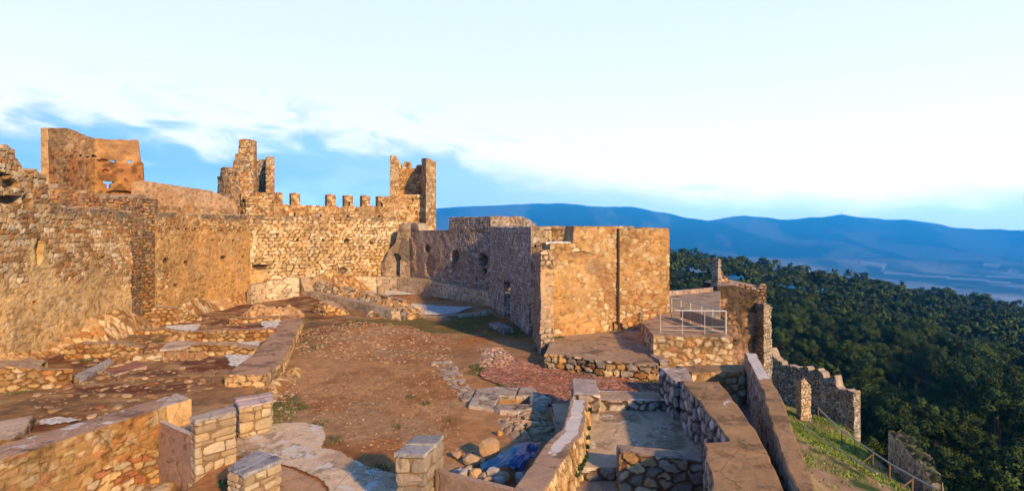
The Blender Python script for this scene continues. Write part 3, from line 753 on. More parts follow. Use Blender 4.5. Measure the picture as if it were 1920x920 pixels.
# earthen tower: two walls meeting in a corner
def tcol(S, Z, PX, PY, C):
    lay = sstep(S, 4.3, 4.6)*sstep(Z, 10.75, 10.85)
    band = (.36+.26*fbm(S*.8, Z*7, seed=4, o=4))[..., None]*np.array((1.0, .56, .25))
    lay = lay[..., None]; C = C*(1-lay)+band*lay
    red = sstep(fbm(S*.9, Z*.6, seed=17, o=4)+.1*(S > 3.4), .40, .56)*(1-sstep(Z, 10.3, 11.0)); red = red[..., None]*.8
    C = C*(1-red)+np.array((.42, .175, .06))*red
    yel = (np.exp(-((S-4.2)/.35)**2)+np.exp(-((S-3.6)/.4)**2)*.5+np.exp(-((S-5.6)/.6)**2)*sstep(9.6-Z, 0, .3)*.8)*(1-sstep(Z, 10.2, 10.7)); yel = np.clip(yel, 0, 1)[..., None]*.6
    C = C*(1-yel)+np.array((.56, .32, .09))*yel
    pit_ = sstep(fbm(S*2.6, Z*3.2, seed=19, o=4), .50, .64)*(1-sstep(Z, 10.5, 11.0)*.6)
    return C*(.62+.6*fbm(S*1.3, Z*1.6, seed=18, o=5))[..., None]*(1-.5*pit_)[..., None]
s_tw = style(w=.34, h=.2, pal=WARM, mortar=(.32, .17, .08), rel=.05, gap=.16, seed=16, pcol=(.50, .31, .15), plaster=lambda u, v: .80-.55*np.exp(-((u-1.5)/.5)**2)*sstep(11.2-v, 0, .5)+0*v)
def hT(px, py): return ((px > 193) & (px < 214) & (py > 339.5) & (py < 344)) | ((px > 200) & (px < 207.5) & (py > 339.5) & (py < 353))
def hE(px, py): return (((px-213)/6)**2+((py-302)/2.4)**2 < 1) | (((px-243)/5.5)**2+((py-303)/2.6)**2 < 1)
w = wall('earthen_tower', [(-27.55, 31.7), (-28.15, 36.0), (-25.6, 37.3)], [(80, 239), (128, 240), (132, 243), (178, 260), (258, 263), (261.5, 266), (262.5, 302), (267, 304), (268.5, 306), (269.5, 340), (280, 340)],
    6.8, .42, s_tw, ds=.06, rough=.16, ragged=.05, holes=(hT, hE), colf=tcol,
    pits=[(141, 287, 2, 2.5, .3, (.08,.04,.02), 1), (153, 292, 3, 2, .3, (.08,.04,.02), 1), (165, 295, 3, 2, .3, (.08,.04,.02), 1), (176, 293, 3, 2, .3, (.08,.04,.02), 1), (139, 317, 2, 3, .3, (.08,.04,.02), 1), (197, 321, 5, 3, .2, (.14,.06,.02), .8), (190, 301, 10, 2, .2, (.12,.06,.03), .8), (225, 361, 26, 3.5, .3, (.10,.05,.02), .9)])
tag(w, 'rust orange L shaped earthen tower remnant with a cross loophole on the left skyline', 'ruined tower')

# ================================================================== BACK WALL AND TOWERS
s_back = style(w=.50, h=.31, pal=PALE+[(.55,.38,.20),(.60,.44,.26)], mortar=(.20, .12, .06), rel=.07, gap=.17, seed=21, var=.18, pcol=(.55, .33, .14), jit=.5, jv=.3,
    plaster=lambda u, v: .62*np.exp(-((u-.6)/1.3)**2)*sstep(6.4-v, 0, 1)+.32*np.exp(-((v-1.6)/.5)**2)-.1, stain=lambda u, v: 1.1*np.exp(-((v-7.1)/.22)**2))
w = wall('castle_wall', [(-22.9, 46.4), (-11.75, 54.6), (-9.3, 56.0)], [(460, 404), (740, 409), (760, 416), (785, 425), (795, 433), (820, 434)], -.3, 2.4, s_back, ds=.10, ragged=.12, rough=.05,
    pits=[(650, 451, 4, 3, .3, (.06,.03,.02), 1), (606, 450, 3, 3, .3, (.07,.04,.02), 1), (558, 450, 3, 2.5, .3, (.07,.04,.02), 1), (697, 455, 2, 3, .25, (.07,.04,.02), 1), (520, 440, 2, 2, .3, (.07,.04,.02), 1), (643, 507, 9, 5, .3, (.12,.07,.04), .8), (490, 500, 14, 5, .5, (.10,.05,.03), .9), (742, 500, 15, 36, 1.6, (.03,.02,.015), 1)])  # last pit is coloured near black so the doorway in front looks dark
tag(w, 'long wall of coursed honey coloured stone closing the far side of the courtyard', 'castle wall')
s_cr = style(w=.42, h=.26, pal=WARM, mortar=(.30, .18, .09), rel=.05, gap=.16, seed=22, pcol=(.48, .32, .18), plaster=lambda u, v: .45+0*u, stain=lambda u, v: .5*np.exp(-((v-7.4)/.3)**2))
cre = empty('crenellated_parapet', (-17, 51.5, 7.0), 'low parapet with six weathered merlons and square loopholes along the back wall', 'battlement')
d0 = np.array(P(513, 48.0)); d1 = np.array(P(738, 55.4))
def online(px):
    k = (px-960)/1000.0; d = d1-d0; t = (k*d0[1]-d0[0])/(d[0]-k*d[1]); return tuple(d0+d*t)
wall('parapet', [tuple(d0), tuple(d1)], [(500, 380), (522, 381), (548, 384), (600, 386), (640, 387), (740, 387)], 6.6, .6, s_cr, ds=.10, ragged=.05,
     holes=[(549.5, 400, 554.5, 405), (597.5, 402, 602.5, 406), (650.5, 404, 655.5, 408), (707, 403.5, 712.5, 408)], parent=cre)
for (a, b_, ty, hl) in [(519.5, 530, 360.5, None), (546, 563, 361.5, None), (613, 629.5, 364, None), (646, 662, 365.5, (653, 378.5, 656.8, 386)), (679, 694.5, 366, None), (708.5, 737, 367.5, (713.5, 379, 717.3, 386.5))]:
    pa, pb = online(a), online(b_)
    zb = Zat(388, pa[1])
    wall('merlon', [pa, pb], [(a-5, ty+1.5), (a+1, ty+1), (a+4, ty), (b_-4, ty+.3), (b_-1, ty+1.5), (b_+5, ty+2)], zb-.12, .56, s_cr, ds=.09, ragged=.03, holes=[hl] if hl else (), parent=cre)
# round tower ruin
s_rt = style(w=.36, h=.22, pal=WARM+GREY[:2], mortar=(.26, .16, .09), rel=.06, gap=.17, seed=23, plaster=lambda u, v: .25+0*u, pcol=(.44,.28,.16))
rt = empty('round_tower_ruin', (-23, 48, 7), 'broken round tower with one tall shard standing beside a shorter pillar on the skyline', 'ruined tower')
wall('curved_wall', [P(407, 50.3), P(411, 49.2), P(420, 48.3), P(434, 47.7), P(450, 47.4), P(475.5, 47.6)], [(400, 331), (412, 330), (413.5, 316), (420, 313), (435, 314), (437, 303), (441, 299), (440.5, 293), (437.5, 293), (438, 289), (446, 287), (447, 277), (449, 262.5), (458, 260.5), (475, 263.5)], 6.6, 1.0, s_rt, ds=.09, ragged=.05, rough=.10, parent=rt)
wall('inner_wall', [P(474, 51.3), P(499, 51.3)], [(470, 302), (484, 300), (485, 298), (496, 299)], 6.6, .8, style(w=.36, h=.22, pal=GREY, mortar=(.15,.1,.07), rel=.06, seed=24), ds=.1, parent=rt)
wall('pillar', [P(498.6, 50.9), P(499.2, 48.6), P(515, 48.9)], [(480, 296), (499, 293), (513, 293), (516, 296)], 6.6, .6, s_rt, ds=.09, parent=rt, rough=.05)
wall('base_wall', [P(452, 46.9), P(487, 47.4), P(521, 48.4)], [(440, 356), (456, 358), (470, 361), (512, 361), (518, 363), (530, 374)], 6.6, 1.1, style(w=.4, h=.24, pal=PALE+WARM, mortar=(.25,.15,.08), rel=.06, seed=25), ds=.09, ragged=.08, parent=rt, pits=[(456, 388, 4, 16, .5, (.08,.05,.03), .9), (444, 385, 3, 12, .3, (.12,.08,.05), .7)])
# square tower, open towards the courtyard
s_st = style(w=.40, h=.27, pal=WARM+PALE, mortar=(.28, .17, .09), rel=.05, gap=.15, seed=26, plaster=lambda u, v: .42+0*u, pcol=(.50,.33,.18))
sq = empty('square_tower', (-10.3, 56, 6), 'tall open backed square tower with broken battlements at the end of the back wall', 'tower')
wall('back_wall', [P(744, 59.4), P(793, 59.4)], [(740, 300), (746, 305), (751, 306), (752, 314.5), (755.5, 315), (756.5, 303.5), (769, 303.5), (770, 315), (780, 315.5), (781, 308.5), (784, 309), (785, 309), (795, 309)], 5.6, .8, s_st, ds=.06, parent=sq)
wall('side_wall', [P(731.5, 59.0), P(731.8, 55.3), P(748.5, 55.6)], [(700, 300), (731, 292), (737, 291), (739, 295), (743, 296.5), (744, 300), (749, 301)], 5.6, .6, s_st, ds=.1, ragged=.04, parent=sq)
wall('side_wall', [P(748.2, 55.6), P(747.5, 59.4)], [(700, 303), (800, 303)], 5.6, .5, s_st, ds=.12, parent=sq)
wall('corner_pier', [P(790.5, 59.2), P(799, 54.9), P(817.5, 56.4)], [(780, 300), (789, 297), (800, 296.5), (807, 297), (809, 301), (815, 302), (820, 304)], 4.8, .55, style(w=.42, h=.34, pal=PALE+WARM, mortar=(.28,.18,.10), rel=.04, seed=27, plaster=lambda u, v: .5*sstep(v, 8, 9), pcol=(.50,.36,.22)), ds=.1, rough=.05, ragged=.03, parent=sq)
wall('floor_wall', [P(748, 55.9), P(797, 56.2)], [(740, 364), (800, 365)], 5.6, .6, s_st, ds=.1, ragged=.03, parent=sq, pits=[(774, 375, 1.6, 2, .3, (.06,.04,.03), 1), (765, 390, 1.2, 1.4, .3, (.06,.04,.03), 1), (780, 397, 1.2, 1.4, .3, (.06,.04,.03), 1)])

# ================================================================== MIDDLE: PLASTERED APSE WALL, BENCHES, RUBBLE
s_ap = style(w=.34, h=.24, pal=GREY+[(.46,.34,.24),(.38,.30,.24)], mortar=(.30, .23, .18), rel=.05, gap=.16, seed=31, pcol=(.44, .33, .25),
    plaster=lambda u, v: .55-.55*sstep(u, 12, 14.5)-.25*sstep(v, 6.2, 6.6)+.25*np.exp(-((u-7)/3.5)**2)-.25*np.exp(-((v-2)/.7)**2)*sstep(u, 8, 10), stain=lambda u, v: 1.0*np.exp(-((v-5.85)/.15)**2)+.9*np.exp(-((u-3.3)/1.0)**2)*sstep(v, 2, 4))
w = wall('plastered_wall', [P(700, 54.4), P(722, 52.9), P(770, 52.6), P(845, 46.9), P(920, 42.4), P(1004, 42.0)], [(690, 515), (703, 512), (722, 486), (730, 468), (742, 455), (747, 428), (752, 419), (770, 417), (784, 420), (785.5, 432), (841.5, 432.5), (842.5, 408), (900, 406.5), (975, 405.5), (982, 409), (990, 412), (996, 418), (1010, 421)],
    -.3, 1.2, s_ap, ds=.095, ragged=.07, rough=.07, holes=[lambda x, y: (x > 734) & (x < 751) & (y > 474+((x-742.5)/8)**2*5) & (y < 523)],
    pits=[(801, 466, 5, 6, .25, (.12,.07,.05), .8), (806, 500, 9, 20, .15, (.30,.18,.12), .6), (853, 480, 8, 11, .45, (.16,.09,.06), .8), (855, 500, 9, 14, .2, (.28,.18,.12), .5), (906, 487, 9, 13, .5, (.12,.08,.06), .85), (908, 508, 4, 5, .4, (.08,.05,.04), .9), (764, 468, 15, 24, -.12, (.15,.12,.10), .85), (770, 503, 10, 14, -.06, (.24,.16,.12), .7), (742, 498, 4, 10, 0, (.05,.03,.02), 0)])
tag(w, 'shaded plaster wall with three eroded niches and a dark doorway below the square tower', 'wall')
s_ash = style(w=.78, h=.36, jit=.25, jv=.06, pal=[(.56,.44,.30),(.52,.40,.27),(.60,.48,.34),(.48,.37,.26)], mortar=(.24, .15, .09), rel=.03, gap=.07, seed=32, var=.10, p=5.0)
w = wall('ashlar_bench', [P(628, 50.2), P(665, 51.6), P(705, 52.2), P(745, 51.4), P(800, 48.2), P(860, 44.9), P(919, 41.9)], [(625, 519), (735, 519), (800, 525.5), (860, 536), (918, 546.5)], -.3, .9, s_ash, ds=.095, capcol=(.36,.26,.17), ragged=.02)
tag(w, 'curved bench of squared blocks lining the foot of the apse wall', 'stone bench')
w = wall('ashlar_wall', [P(471, 42.6), P(500, 43.6), P(561, 44.6)], [(470, 540), (472, 534), (500, 530), (501, 527), (535, 524), (536, 520), (561, 520)], -.2, .7, s_ash, ds=.085, capcol=(.40,.28,.17), rough=.03)
tag(w, 'short lit wall of squared blocks in the inner corner left of the rubble bank', 'stone wall')
w = wall('kerb_wall', [P(557, 46.2), P(566, 45.2), P(640, 40.6), P(734, 35.4), (-7.55, 35.9)], [(550, 519), (563, 520), (572, 546), (600, 551), (650, 562), (700, 573), (726, 580), (740, 583)], -.2, .75, s_ash, ds=.075, capcol=(.42,.28,.17), rough=.03)
tag(w, 'long low kerb of shaded blocks running diagonally towards the courtyard centre', 'low wall')
s_rub = style(w=.30, h=.28, jit=.8, jv=.8, pal=WARM+GREY, mortar=(.17, .10, .06), rel=.20, gap=.30, seed=33, var=.3, p=2.2)
w = mound('rubble_bank', [P(585, 48.2), P(640, 44.4), P(700, 41.0), P(752, 37.2), P(778, 35.6)], 3.6, lambda t: 1.35-.75*t, s_rub, z0=-.1, stonef=.62)
tag(w, 'long bank of loose stones running behind the diagonal kerb wall', 'rubble bank')
w = wall('retaining_wall', [P(640, 46.4), P(700, 42.8), P(755, 39.4)], [(630, 536), (700, 552), (752, 562), (760, 566)], -.2, .5, style(w=.4, h=.25, pal=WARM, seed=34, rel=.05), ds=.085, ragged=.05)
tag(w, 'thin stone edge between the rubble bank and the pale gravel apse floor', 'low wall')
w = mound('debris_slope', [(-22.3, 46.0), (-18.6, 48.6), (-13.8, 51.4)], 4.4, lambda t: 1.9-.5*t, style(w=.34, h=.3, jit=.8, jv=.8, pal=WARM, mortar=(.30,.18,.09), rel=.12, gap=.25, seed=35, p=2.2), z0=-.1, earth=(.42,.27,.15), stonef=.5)
tag(w, 'sloping debris of earth and stones heaped against the foot of the back wall', 'debris')
mb = MB(); tube(mb, (*G(714, 556, .1), -.1), (*G(714, 556, .1), 1.02), .36, (.42,.31,.21), 16)
o = mb.build('column_stub', M_STONE); tag(o, 'short round column stub standing on the pale apse floor', 'column')
w = mound('earth_hump', [P(452, 35.2), P(510, 36.5), P(572, 37.4)], 3.0, lambda t: .8+.15*np.sin(t*6), style(w=.4, h=.34, jit=.8, jv=.8, pal=[(.50,.30,.15),(.44,.26,.13),(.56,.38,.22)], mortar=(.28,.15,.07), rel=.14, gap=.25, seed=36, p=2.2), earth=(.46,.27,.13), stonef=.5)
tag(w, 'hump of orange earth and stones at the far end of the long flat coping', 'debris')
w = wall('ruined_wall', [P(588, 38.3), P(612, 37.0), P(655, 37.6)], [(580, 574), (600, 566), (612, 569), (630, 578), (655, 586)], -.2, .8, style(w=.45, h=.26, pal=WARM, mortar=(.22,.12,.06), rel=.10, gap=.2, seed=37), ds=.075, ragged=.12, rough=.12)
tag(w, 'knee high broken wall stub below the diagonal kerb wall', 'ruined wall')

# ================================================================== BUILDING ON THE RIGHT
s_g = style(w=.36, h=.25, pal=[(.42,.38,.33),(.50,.45,.39),(.35,.30,.26),(.46,.38,.32)], mortar=(.24, .20, .17), rel=.045, gap=.15, seed=41, plaster=lambda u, v: .18+.3*sstep(v, 5.4, 6.0), pcol=(.42,.37,.32))  # greyer stones put the shade of this face into the colour
def quoins(S, Z, PX, PY, C):
    L = S.max()
    r = np.floor(Z/.36); wq = .35+.28*(r % 2)
    k = ((S < wq) | (S > L-wq*1.1)) & (Z > .0); fr = (Z/.36) % 1
    c = np.array((.50, .44, .37))*(.8+.4*_h(r, r*0, r*0, 4))[..., None]*(1-.55*((fr < .07) | (fr > .95)))[..., None]
    kk = k[..., None]; return C*(1-kk)+c*kk
bd = empty('stone_building', (3.5, 34, 0), 'large roofless block of stone with one shaded and one sunlit face right of the courtyard', 'building')
wall('shaded_wall', [(-1.7, 41.8), (1.22, 29.3)], [(900, 425.5), (1010, 425)], -.3, .85, s_g, ds=.07, ragged=.05, colf=quoins, parent=bd, capcol=(.45,.36,.27),
     holes=[(944.8, 527, 956.8, 598), lambda x, y: (x > 992.5) & (x < 999.2) & (y > 565-((x-992)*.8)) & (y < 640)])
s_i = style(w=.36, h=.25, jit=.95, jv=.8, pal=[(.56,.40,.22),(.46,.29,.13),(.62,.49,.32),(.42,.24,.10),(.52,.36,.20),(.42,.19,.08)], mortar=(.48, .28, .115), rel=.045, gap=.24, seed=42, var=.22, pcol=(.50,.29,.115),
    plaster=lambda u, v: .50+.35*np.exp(-((u-1.4)/1.0)**2)*sstep(4.2-v, 0, .5), p=2.4)
def icol(S, Z, PX, PY, C):
    # patch of later, darker repair and band of small stones
    k = sstep(1-np.abs((PX-(1120+(PY-480)*.33))/14), 0, .25)*sstep(PY, 485, 500)*(1-sstep(PY, 570, 590)); k = k[..., None]*.8
    C = C*(1-k)+np.array((.36, .19, .08))*k*(.8+.4*fbm(S*3, Z*3, seed=3, o=3))[..., None]
    k = np.clip(1-np.abs((PX-1110)/22), 0, 1)*np.clip(1-np.abs((PY-500)/22), 0, 1); k = sstep(k+.3*(fbm(S*2, Z*2, seed=6)-.5), .15, .35)[..., None]*.6
    return C*(1-k)+np.array((.30, .20, .12))*k
wall('sunlit_wall', [(1.9, 26.55), P(1100, 27.4), P(1158.5, 28.3), P(1161.5, 28.35), P(1255, 29.0)], [(1000, 457), (1074.5, 457), (1075.5, 424.5), (1160, 426), (1163, 427.5), (1256, 428.5)], -.3, .9, s_i, ds=.06, parent=bd, capcol=(.34,.22,.12), rough=.05, ragged=.05, colf=icol,
     pits=[(1157, 615, 10, 12, .25, (.20,.12,.06), .6), (1190, 618, 26, 9, -.14, (.32,.19,.09), .5), (1092, 478, 26, 6, .10, (.26,.17,.10), .5)])
wall('end_wall', [(8.55, 29.1), (9.3, 40.5)], [(1200, 427.5), (1400, 427.5)], -3, .8, s_i, ds=.15, parent=bd)
wall('rear_wall', [(1.5, 40.8), (9.3, 40.6)], [(900, 424), (1300, 424)], -.3, .8, s_rt, ds=.15, parent=bd)
wall('corner_block', [P(995.5, 28.9), P(1022.5, 28.6)], [(990, 425), (1030, 425.5)], .6, 1.1, style(w=.42, h=.33, jit=.3, jv=.1, pal=PALE, mortar=(.34,.22,.12), rel=.025, gap=.09, seed=43, p=4), ds=.06, parent=bd, capcol=(.42,.30,.18), pits=[(1003, 462, 2, 2, .25, (.06,.03,.02), 1)])
s_h = style(w=.36, h=.25, pal=[(.44,.34,.26),(.40,.28,.18),(.36,.26,.19),(.50,.38,.27)], mortar=(.28,.17,.10), rel=.06, gap=.17, seed=44, pcol=(.56,.36,.19), plaster=lambda u, v: .0+.9*(u > 3.55)*sstep(v, 1.0, 1.4)*(1-sstep(v, 3.9, 4.3)))
wall('buttress', [(1.18, 28.85), (1.38, 25.3), (2.0, 25.55)], [(960, 474), (1003, 474), (1014, 471), (1024, 470), (1040, 476)], -.3, .55, s_h, ds=.05, parent=bd, ragged=.07, rough=.07, capcol=(.34,.24,.16))
mb = MB(); p0 = P(1160, 28.18); tube(mb, (p0[0], p0[1], .55), (p0[0], p0[1], 6.05), .055, (.1,.06,.04)); mb.build('dark_line', M_DARK, bd)  # slim dark tube for the dark vertical line on the wall
prism('sill', [P(1024, 26.65), P(1071, 27.15), P(1071, 27.9), P(1024, 27.4)], Zat(457, 27)+.09, Zat(457, 27)-.02, style(w=1, h=1, pal=[(.75,.75,.74)], mortar=(.7,.7,.7), rel=.003, gap=.01), capcol=(.78,.78,.78), parent=bd, m=M_COPE)
mb = MB(); tube(mb, (*P(1020, 27.0), 5.98), (*P(1076, 27.3), 5.98), .03, (.3,.2,.1)); mb.build('tie_rod', M_DARK, bd)
# terrace in front of the sunlit wall
s_ter = style(w=.42, h=.26, pal=WARM+GREY, mortar=(.14, .09, .05), rel=.08, gap=.22, seed=45, var=.25, jit=.7, p=2.4)
w = prism('terrace', [(1.42, 23.0), (2.3, 22.75), (3.6, 21.9), (5.75, 21.05), (6.05, 22.0), (8.7, 28.9), (4.5, 28.2), (1.95, 26.5)], .64, -.4, s_ter, ds=.055, capcol=(.40, .27, .17), wash=.20, wob=.05)
tag(w, 'raised pale concrete terrace on a dark rubble base below the sunlit wall', 'terrace')
w = wall('terrace_kerb', [P(1141, 27.3), P(1205, 23.6), P(1238, 21.3), P(1256, 21.2)], [(1100, 626), (1141, 626), (1205, 654), (1240, 677), (1260, 678)], .55, .32, style(w=.5, h=.2, pal=GREY, mortar=(.12,.09,.07), rel=.03, seed=46), ds=.05, ragged=.03, capcol=(.40,.32,.26))
tag(w, 'narrow dark kerb crossing the terrace towards the walled platform', 'kerb')
s_k = style(w=.40, h=.27, jit=.9, jv=.75, pal=[(.62,.50,.33),(.56,.42,.26),(.50,.36,.20),(.64,.56,.42),(.44,.24,.12)], mortar=(.46,.29,.14), rel=.03, gap=.3, seed=47, var=.14, p=2.2)
def ktop(x, y): return 1.5
w = prism('platform', [(5.98, 22.5), (9.2, 22.25), (9.7, 26.8), (8.95, 28.9), (8.35, 28.8), (6.3, 26.0)], 1.5, -1.6, s_k, ds=.05, capcol=(.44, .28, .17), wash=.12, wob=.03)
tag(w, 'rubble faced walled platform carrying a metal railing at the building corner', 'platform')
# railing
rl = empty('metal_railing', (8, 24, 1.5), 'grey metal railing with beige mesh panels round the walled platform', 'railing')
ra = (6.4, 23.0); rb = (9.12, 22.75); rc = (8.42, 26.6); rd = (8.05, 26.9)
def post(p, z0=1.5, h=1.02, r=.028):
    mb = MB(); tube(mb, (p[0], p[1], z0-.02), (p[0], p[1], z0+h), r); mb.build('post', M_METAL, rl)
def rail(p, q, z, r=.024, nm='rail', z2=None):
    mb = MB(); tube(mb, (p[0], p[1], z), (q[0], q[1], z if z2 is None else z2), r); mb.build(nm, M_METAL, rl)
for t in (0, .34, .68): post(tuple(lerp(np.array(ra), np.array(rb), t)), h=1.0, r=.016)
post(rb, r=.04)
for t in (.26, .5, .76, 1.0): post(tuple(lerp(np.array(rb), np.array(rc), t)))
post(rd)
rail(lerp(np.array(ra), np.array(rb), .22), rb, 2.52, .03); rail(rb, rc, 2.52, .03); rail(rc, rd, 2.52, .03)
rail(ra, rb, 1.85, .01); rail(ra, rb, 1.68, .01); rail(rb, rc, 2.12, .014)
for (p, q) in ((rb, rc),):
    p = np.array(p); q = np.array(q); n_ = np.array([.02, .005])
    V = [(*p, 1.62), (*q, 1.62), (*q, 2.08), (*p, 2.08)]; V2 = [(v[0]-n_[0], v[1]-n_[1], v[2]) for v in V]
    mk('mesh_panel', V+V2, [(0,1,2,3), (7,6,5,4), (0,4,5,1), (1,5,6,2), (2,6,7,3), (3,7,4,0)], None, M_PANEL, rl)
w = prism('walkway_wall', [P(1250, 38.0), P(1334, 40.6), (15.5, 41.1), (11.2, 38.4)], 1.55, -6, style(w=3, h=2, pal=[(.40,.28,.22),(.36,.25,.2)], mortar=(.32,.23,.18), rel=.01, gap=.03, seed=48), ds=.1, capcol=(.48,.40,.36))
tag(w, 'smooth brown parapet of the walkway leading behind the railing to the ruined gatehouse', 'parapet')
w = prism('walkway', [(9.0, 29.2), (11.3, 29.0), (16.0, 41.0), (12, 41.5), (9.5, 33)], 1.25, .9, s_k, ds=.12, capcol=(.34,.25,.18))
tag(w, 'sloping footbridge deck behind the railing beyond the platform', 'walkway')

# ruined gatehouse remains right of the building
gh = empty('ruined_gatehouse', (19, 45, -6), 'overgrown lump of a ruined gatehouse with one upright finger of masonry above the pines', 'ruin')
s_l = style(w=.42, h=.26, pal=GREY+[(.42,.30,.20)], mortar=(.16,.11,.08), rel=.09, gap=.2, seed=51, var=.25)
s_l2 = style(w=.42, h=.26, pal=[(.50,.32,.18),(.44,.26,.14),(.52,.40,.28),(.40,.24,.13)], mortar=(.26,.14,.07), rel=.09, gap=.2, seed=52)
wall('masonry_finger', [P(1333.5, 45.6), P(1346, 44.4), P(1352, 45.2)], [(1330, 492), (1336, 486), (1346, 484.5), (1351, 487), (1353, 496), (1356, 500)], -2, .28, s_l, ds=.08, ragged=.06, rough=.08, parent=gh)
wall('broken_edge', [P(1349, 45.6), P(1372, 45.9)], [(1345, 495), (1352, 503), (1356, 515), (1364, 521), (1370, 530), (1376, 534)], -2, .9, s_l2, ds=.08, ragged=.12, rough=.12, parent=gh)
wall('top_wall', [P(1368, 44.9), P(1437, 43.8)], [(1365, 532), (1405, 533), (1410, 538), (1424, 540), (1426, 534), (1432, 532), (1438, 535)], -3, 1.2, s_l2, ds=.08, ragged=.10, rough=.1, parent=gh)
def gcol(S, Z, PX, PY, C):
    k = sstep(fbm(S*.8, Z*.5, seed=52, o=5)+.25*(PY < 585)-.22*np.exp(-((PX-1352)/16)**2)*(PY > 560), .42, .55)[..., None]
    return C*(1-k)*1.0+np.array((.09, .06, .035))*k*(.5+1.0*fbm(S*4, Z*4, seed=53, o=3))[..., None]
wall('eroded_core', [P(1331, 43.8), P(1345, 42.8), P(1390, 43.4), P(1420, 44.2)], [(1330, 538), (1345, 536), (1375, 534), (1400, 541), (1430, 545)], -10, 4.5, style(w=.5, h=.4, jit=.8, jv=.8, pal=[(.42,.24,.13),(.34,.20,.12),(.28,.18,.12)], mortar=(.24,.13,.08), rel=.15, gap=.3, seed=54, plaster=lambda u, v: .6+0*u, pcol=(.36,.20,.12)), ds=.09, rough=.55, batter=.05, parent=gh, colf=gcol)
wall('right_pier', [P(1405, 45.5), P(1432, 42.6), P(1446.5, 43.6)], [(1400, 560), (1415, 563), (1428, 571), (1436, 568), (1447, 574), (1450, 577)], -10, .55, s_l, ds=.08, ragged=.1, rough=.12, parent=gh)

# outer curtain wall stepping down the slope
s_m = style(w=.36, h=.27, jit=.9, jv=.7, p=2.3, pal=GREY+[(.40,.32,.24)], mortar=(.14,.11,.09), rel=.09, gap=.2, seed=55, var=.3)
w = wall('outer_wall', [P(1444, 53.4), P(1470, 51.6), P(1602, 45.0)], [(1430, 640), (1446, 655), (1452, 668), (1460, 678), (1475, 682), (1493, 688), (1497, 694), (1500, 686), (1512, 684), (1516, 690), (1518, 703), (1523, 706), (1525, 697), (1533, 691), (1541, 696), (1544, 704), (1546, 716), (1552, 719), (1554, 708), (1563, 704), (1568, 711), (1569, 726), (1584, 728), (1600, 733), (1604, 737)],
    -14, .75, s_m, ds=.095, ragged=.28, rough=.2, capcol=(.46,.36,.27))
tag(w, 'rugged grey outer wall with eroded merlons stepping down the slope above the pines', 'castle wall')
w = wall('wall_stub', [P(1494, 45.4), P(1503, 43.6), P(1521, 44.1)], [(1490, 722), (1500, 713), (1510, 712), (1519, 719), (1523, 732)], -11, .5, style(w=.42, h=.28, pal=[(.50,.38,.26),(.46,.32,.2),(.40,.30,.22)], mortar=(.22,.14,.09), rel=.09, gap=.2, seed=56), ds=.08, ragged=.10, rough=.12)
tag(w, 'stocky pier in front of the outer wall, one side lit orange', 'wall stub')
def moss(S, Z, PX, PY, C): 
    k = sstep(fbm(S*1.2, Z*1.2, seed=57, o=4), .5, .62)[..., None]*.6; return C*(1-k)+np.array((.18,.15,.12))*k
def ntop(x, y):
    a = np.array(P(1665, 36.0)); return np.interp(y, [26.0, 28.5, 31, 34, 36.5], [-8.0, -7.25, -7.25, -7.35, -7.75])+.12*math.sin(x*5)
nn_ = [P(1665, 36.0), P(1690, 36.4), P(1727, 33.0), P(1762, 29.2), P(1776, 26.2), P(1750, 25.8), P(1744, 28.4), P(1700, 32.4)]
w = prism('mossy_wall', nn_, -7.4, -15, style(w=.6, h=.4, pal=[(.50,.45,.39),(.42,.37,.32)], mortar=(.26,.22,.18), rel=.07, gap=.16, seed=58, plaster=lambda u, v: .45+0*u, pcol=(.50,.46,.41)), ds=.09, topz=ntop, wob=.12, capcol=(.13,.135,.05), capst=style(w=.6, h=.6, jit=.9, jv=.9, pal=[(.12,.14,.045),(.16,.15,.07),(.26,.2,.14)], mortar=(.10,.11,.04), rel=.12, gap=.4, seed=59, p=2))
tag(w, 'detached grey wall fragment with a mossy top below the fenced slope', 'wall fragment')
# fence on the slope
fp = [(26.4, 46.0), (25.1, 42.2), (24.0, 38.8), (22.9, 35.6), (21.9, 32.4), (20.8, 29.4), (19.8, 26.4), (18.8, 23.6)]
fe = empty('fence', (22.5, 34, -7), 'rustic post and rail fence running down the grassy slope', 'fence')
for (x, y) in fp:
    z = float(terrain_z(x, y)); mb = MB(); tube(mb, (x, y, z-.2), (x+.02, y, z+.95), .055, (.2,.13,.08)); mb.build('post', M_WOOD, fe)
for k in range(len(fp)-1):
    (x, y), (x2, y2) = fp[k], fp[k+1]; z = float(terrain_z(x, y)); z2 = float(terrain_z(x2, y2))
    mb = MB(); tube(mb, (x, y, z+.92), (x2, y2, z2+.92), .05, (.4,.4,.4)); mb.build('rail', M_RAIL, fe)
    if k in (3, 5):
        mb = MB(); tube(mb, (x2, y2, z2+.75), (x2-1.2, y2-.2, z2+.0), .04); mb.build('brace', M_WOOD, fe)
f2 = empty('fence', (20, 33, -7), 'lower pale rail nearer the path below the rustic fence', 'fence')
f2p = [(21.6, 39.5), (20.2, 35.2), (18.9, 31.2), (17.6, 27.2), (16.7, 24.4)]
for k in range(len(f2p)-1):
    (x, y), (x2, y2) = f2p[k], f2p[k+1]; z = float(terrain_z(x, y)); z2 = float(terrain_z(x2, y2))
    mb = MB(); tube(mb, (x, y, z+.42), (x2, y2, z2+.42), .045); mb.build('rail', M_RAIL, f2)
    mb = MB(); tube(mb, (x, y, z-.2), (x, y, z+.45), .04); mb.build('post', M_WOOD, f2)

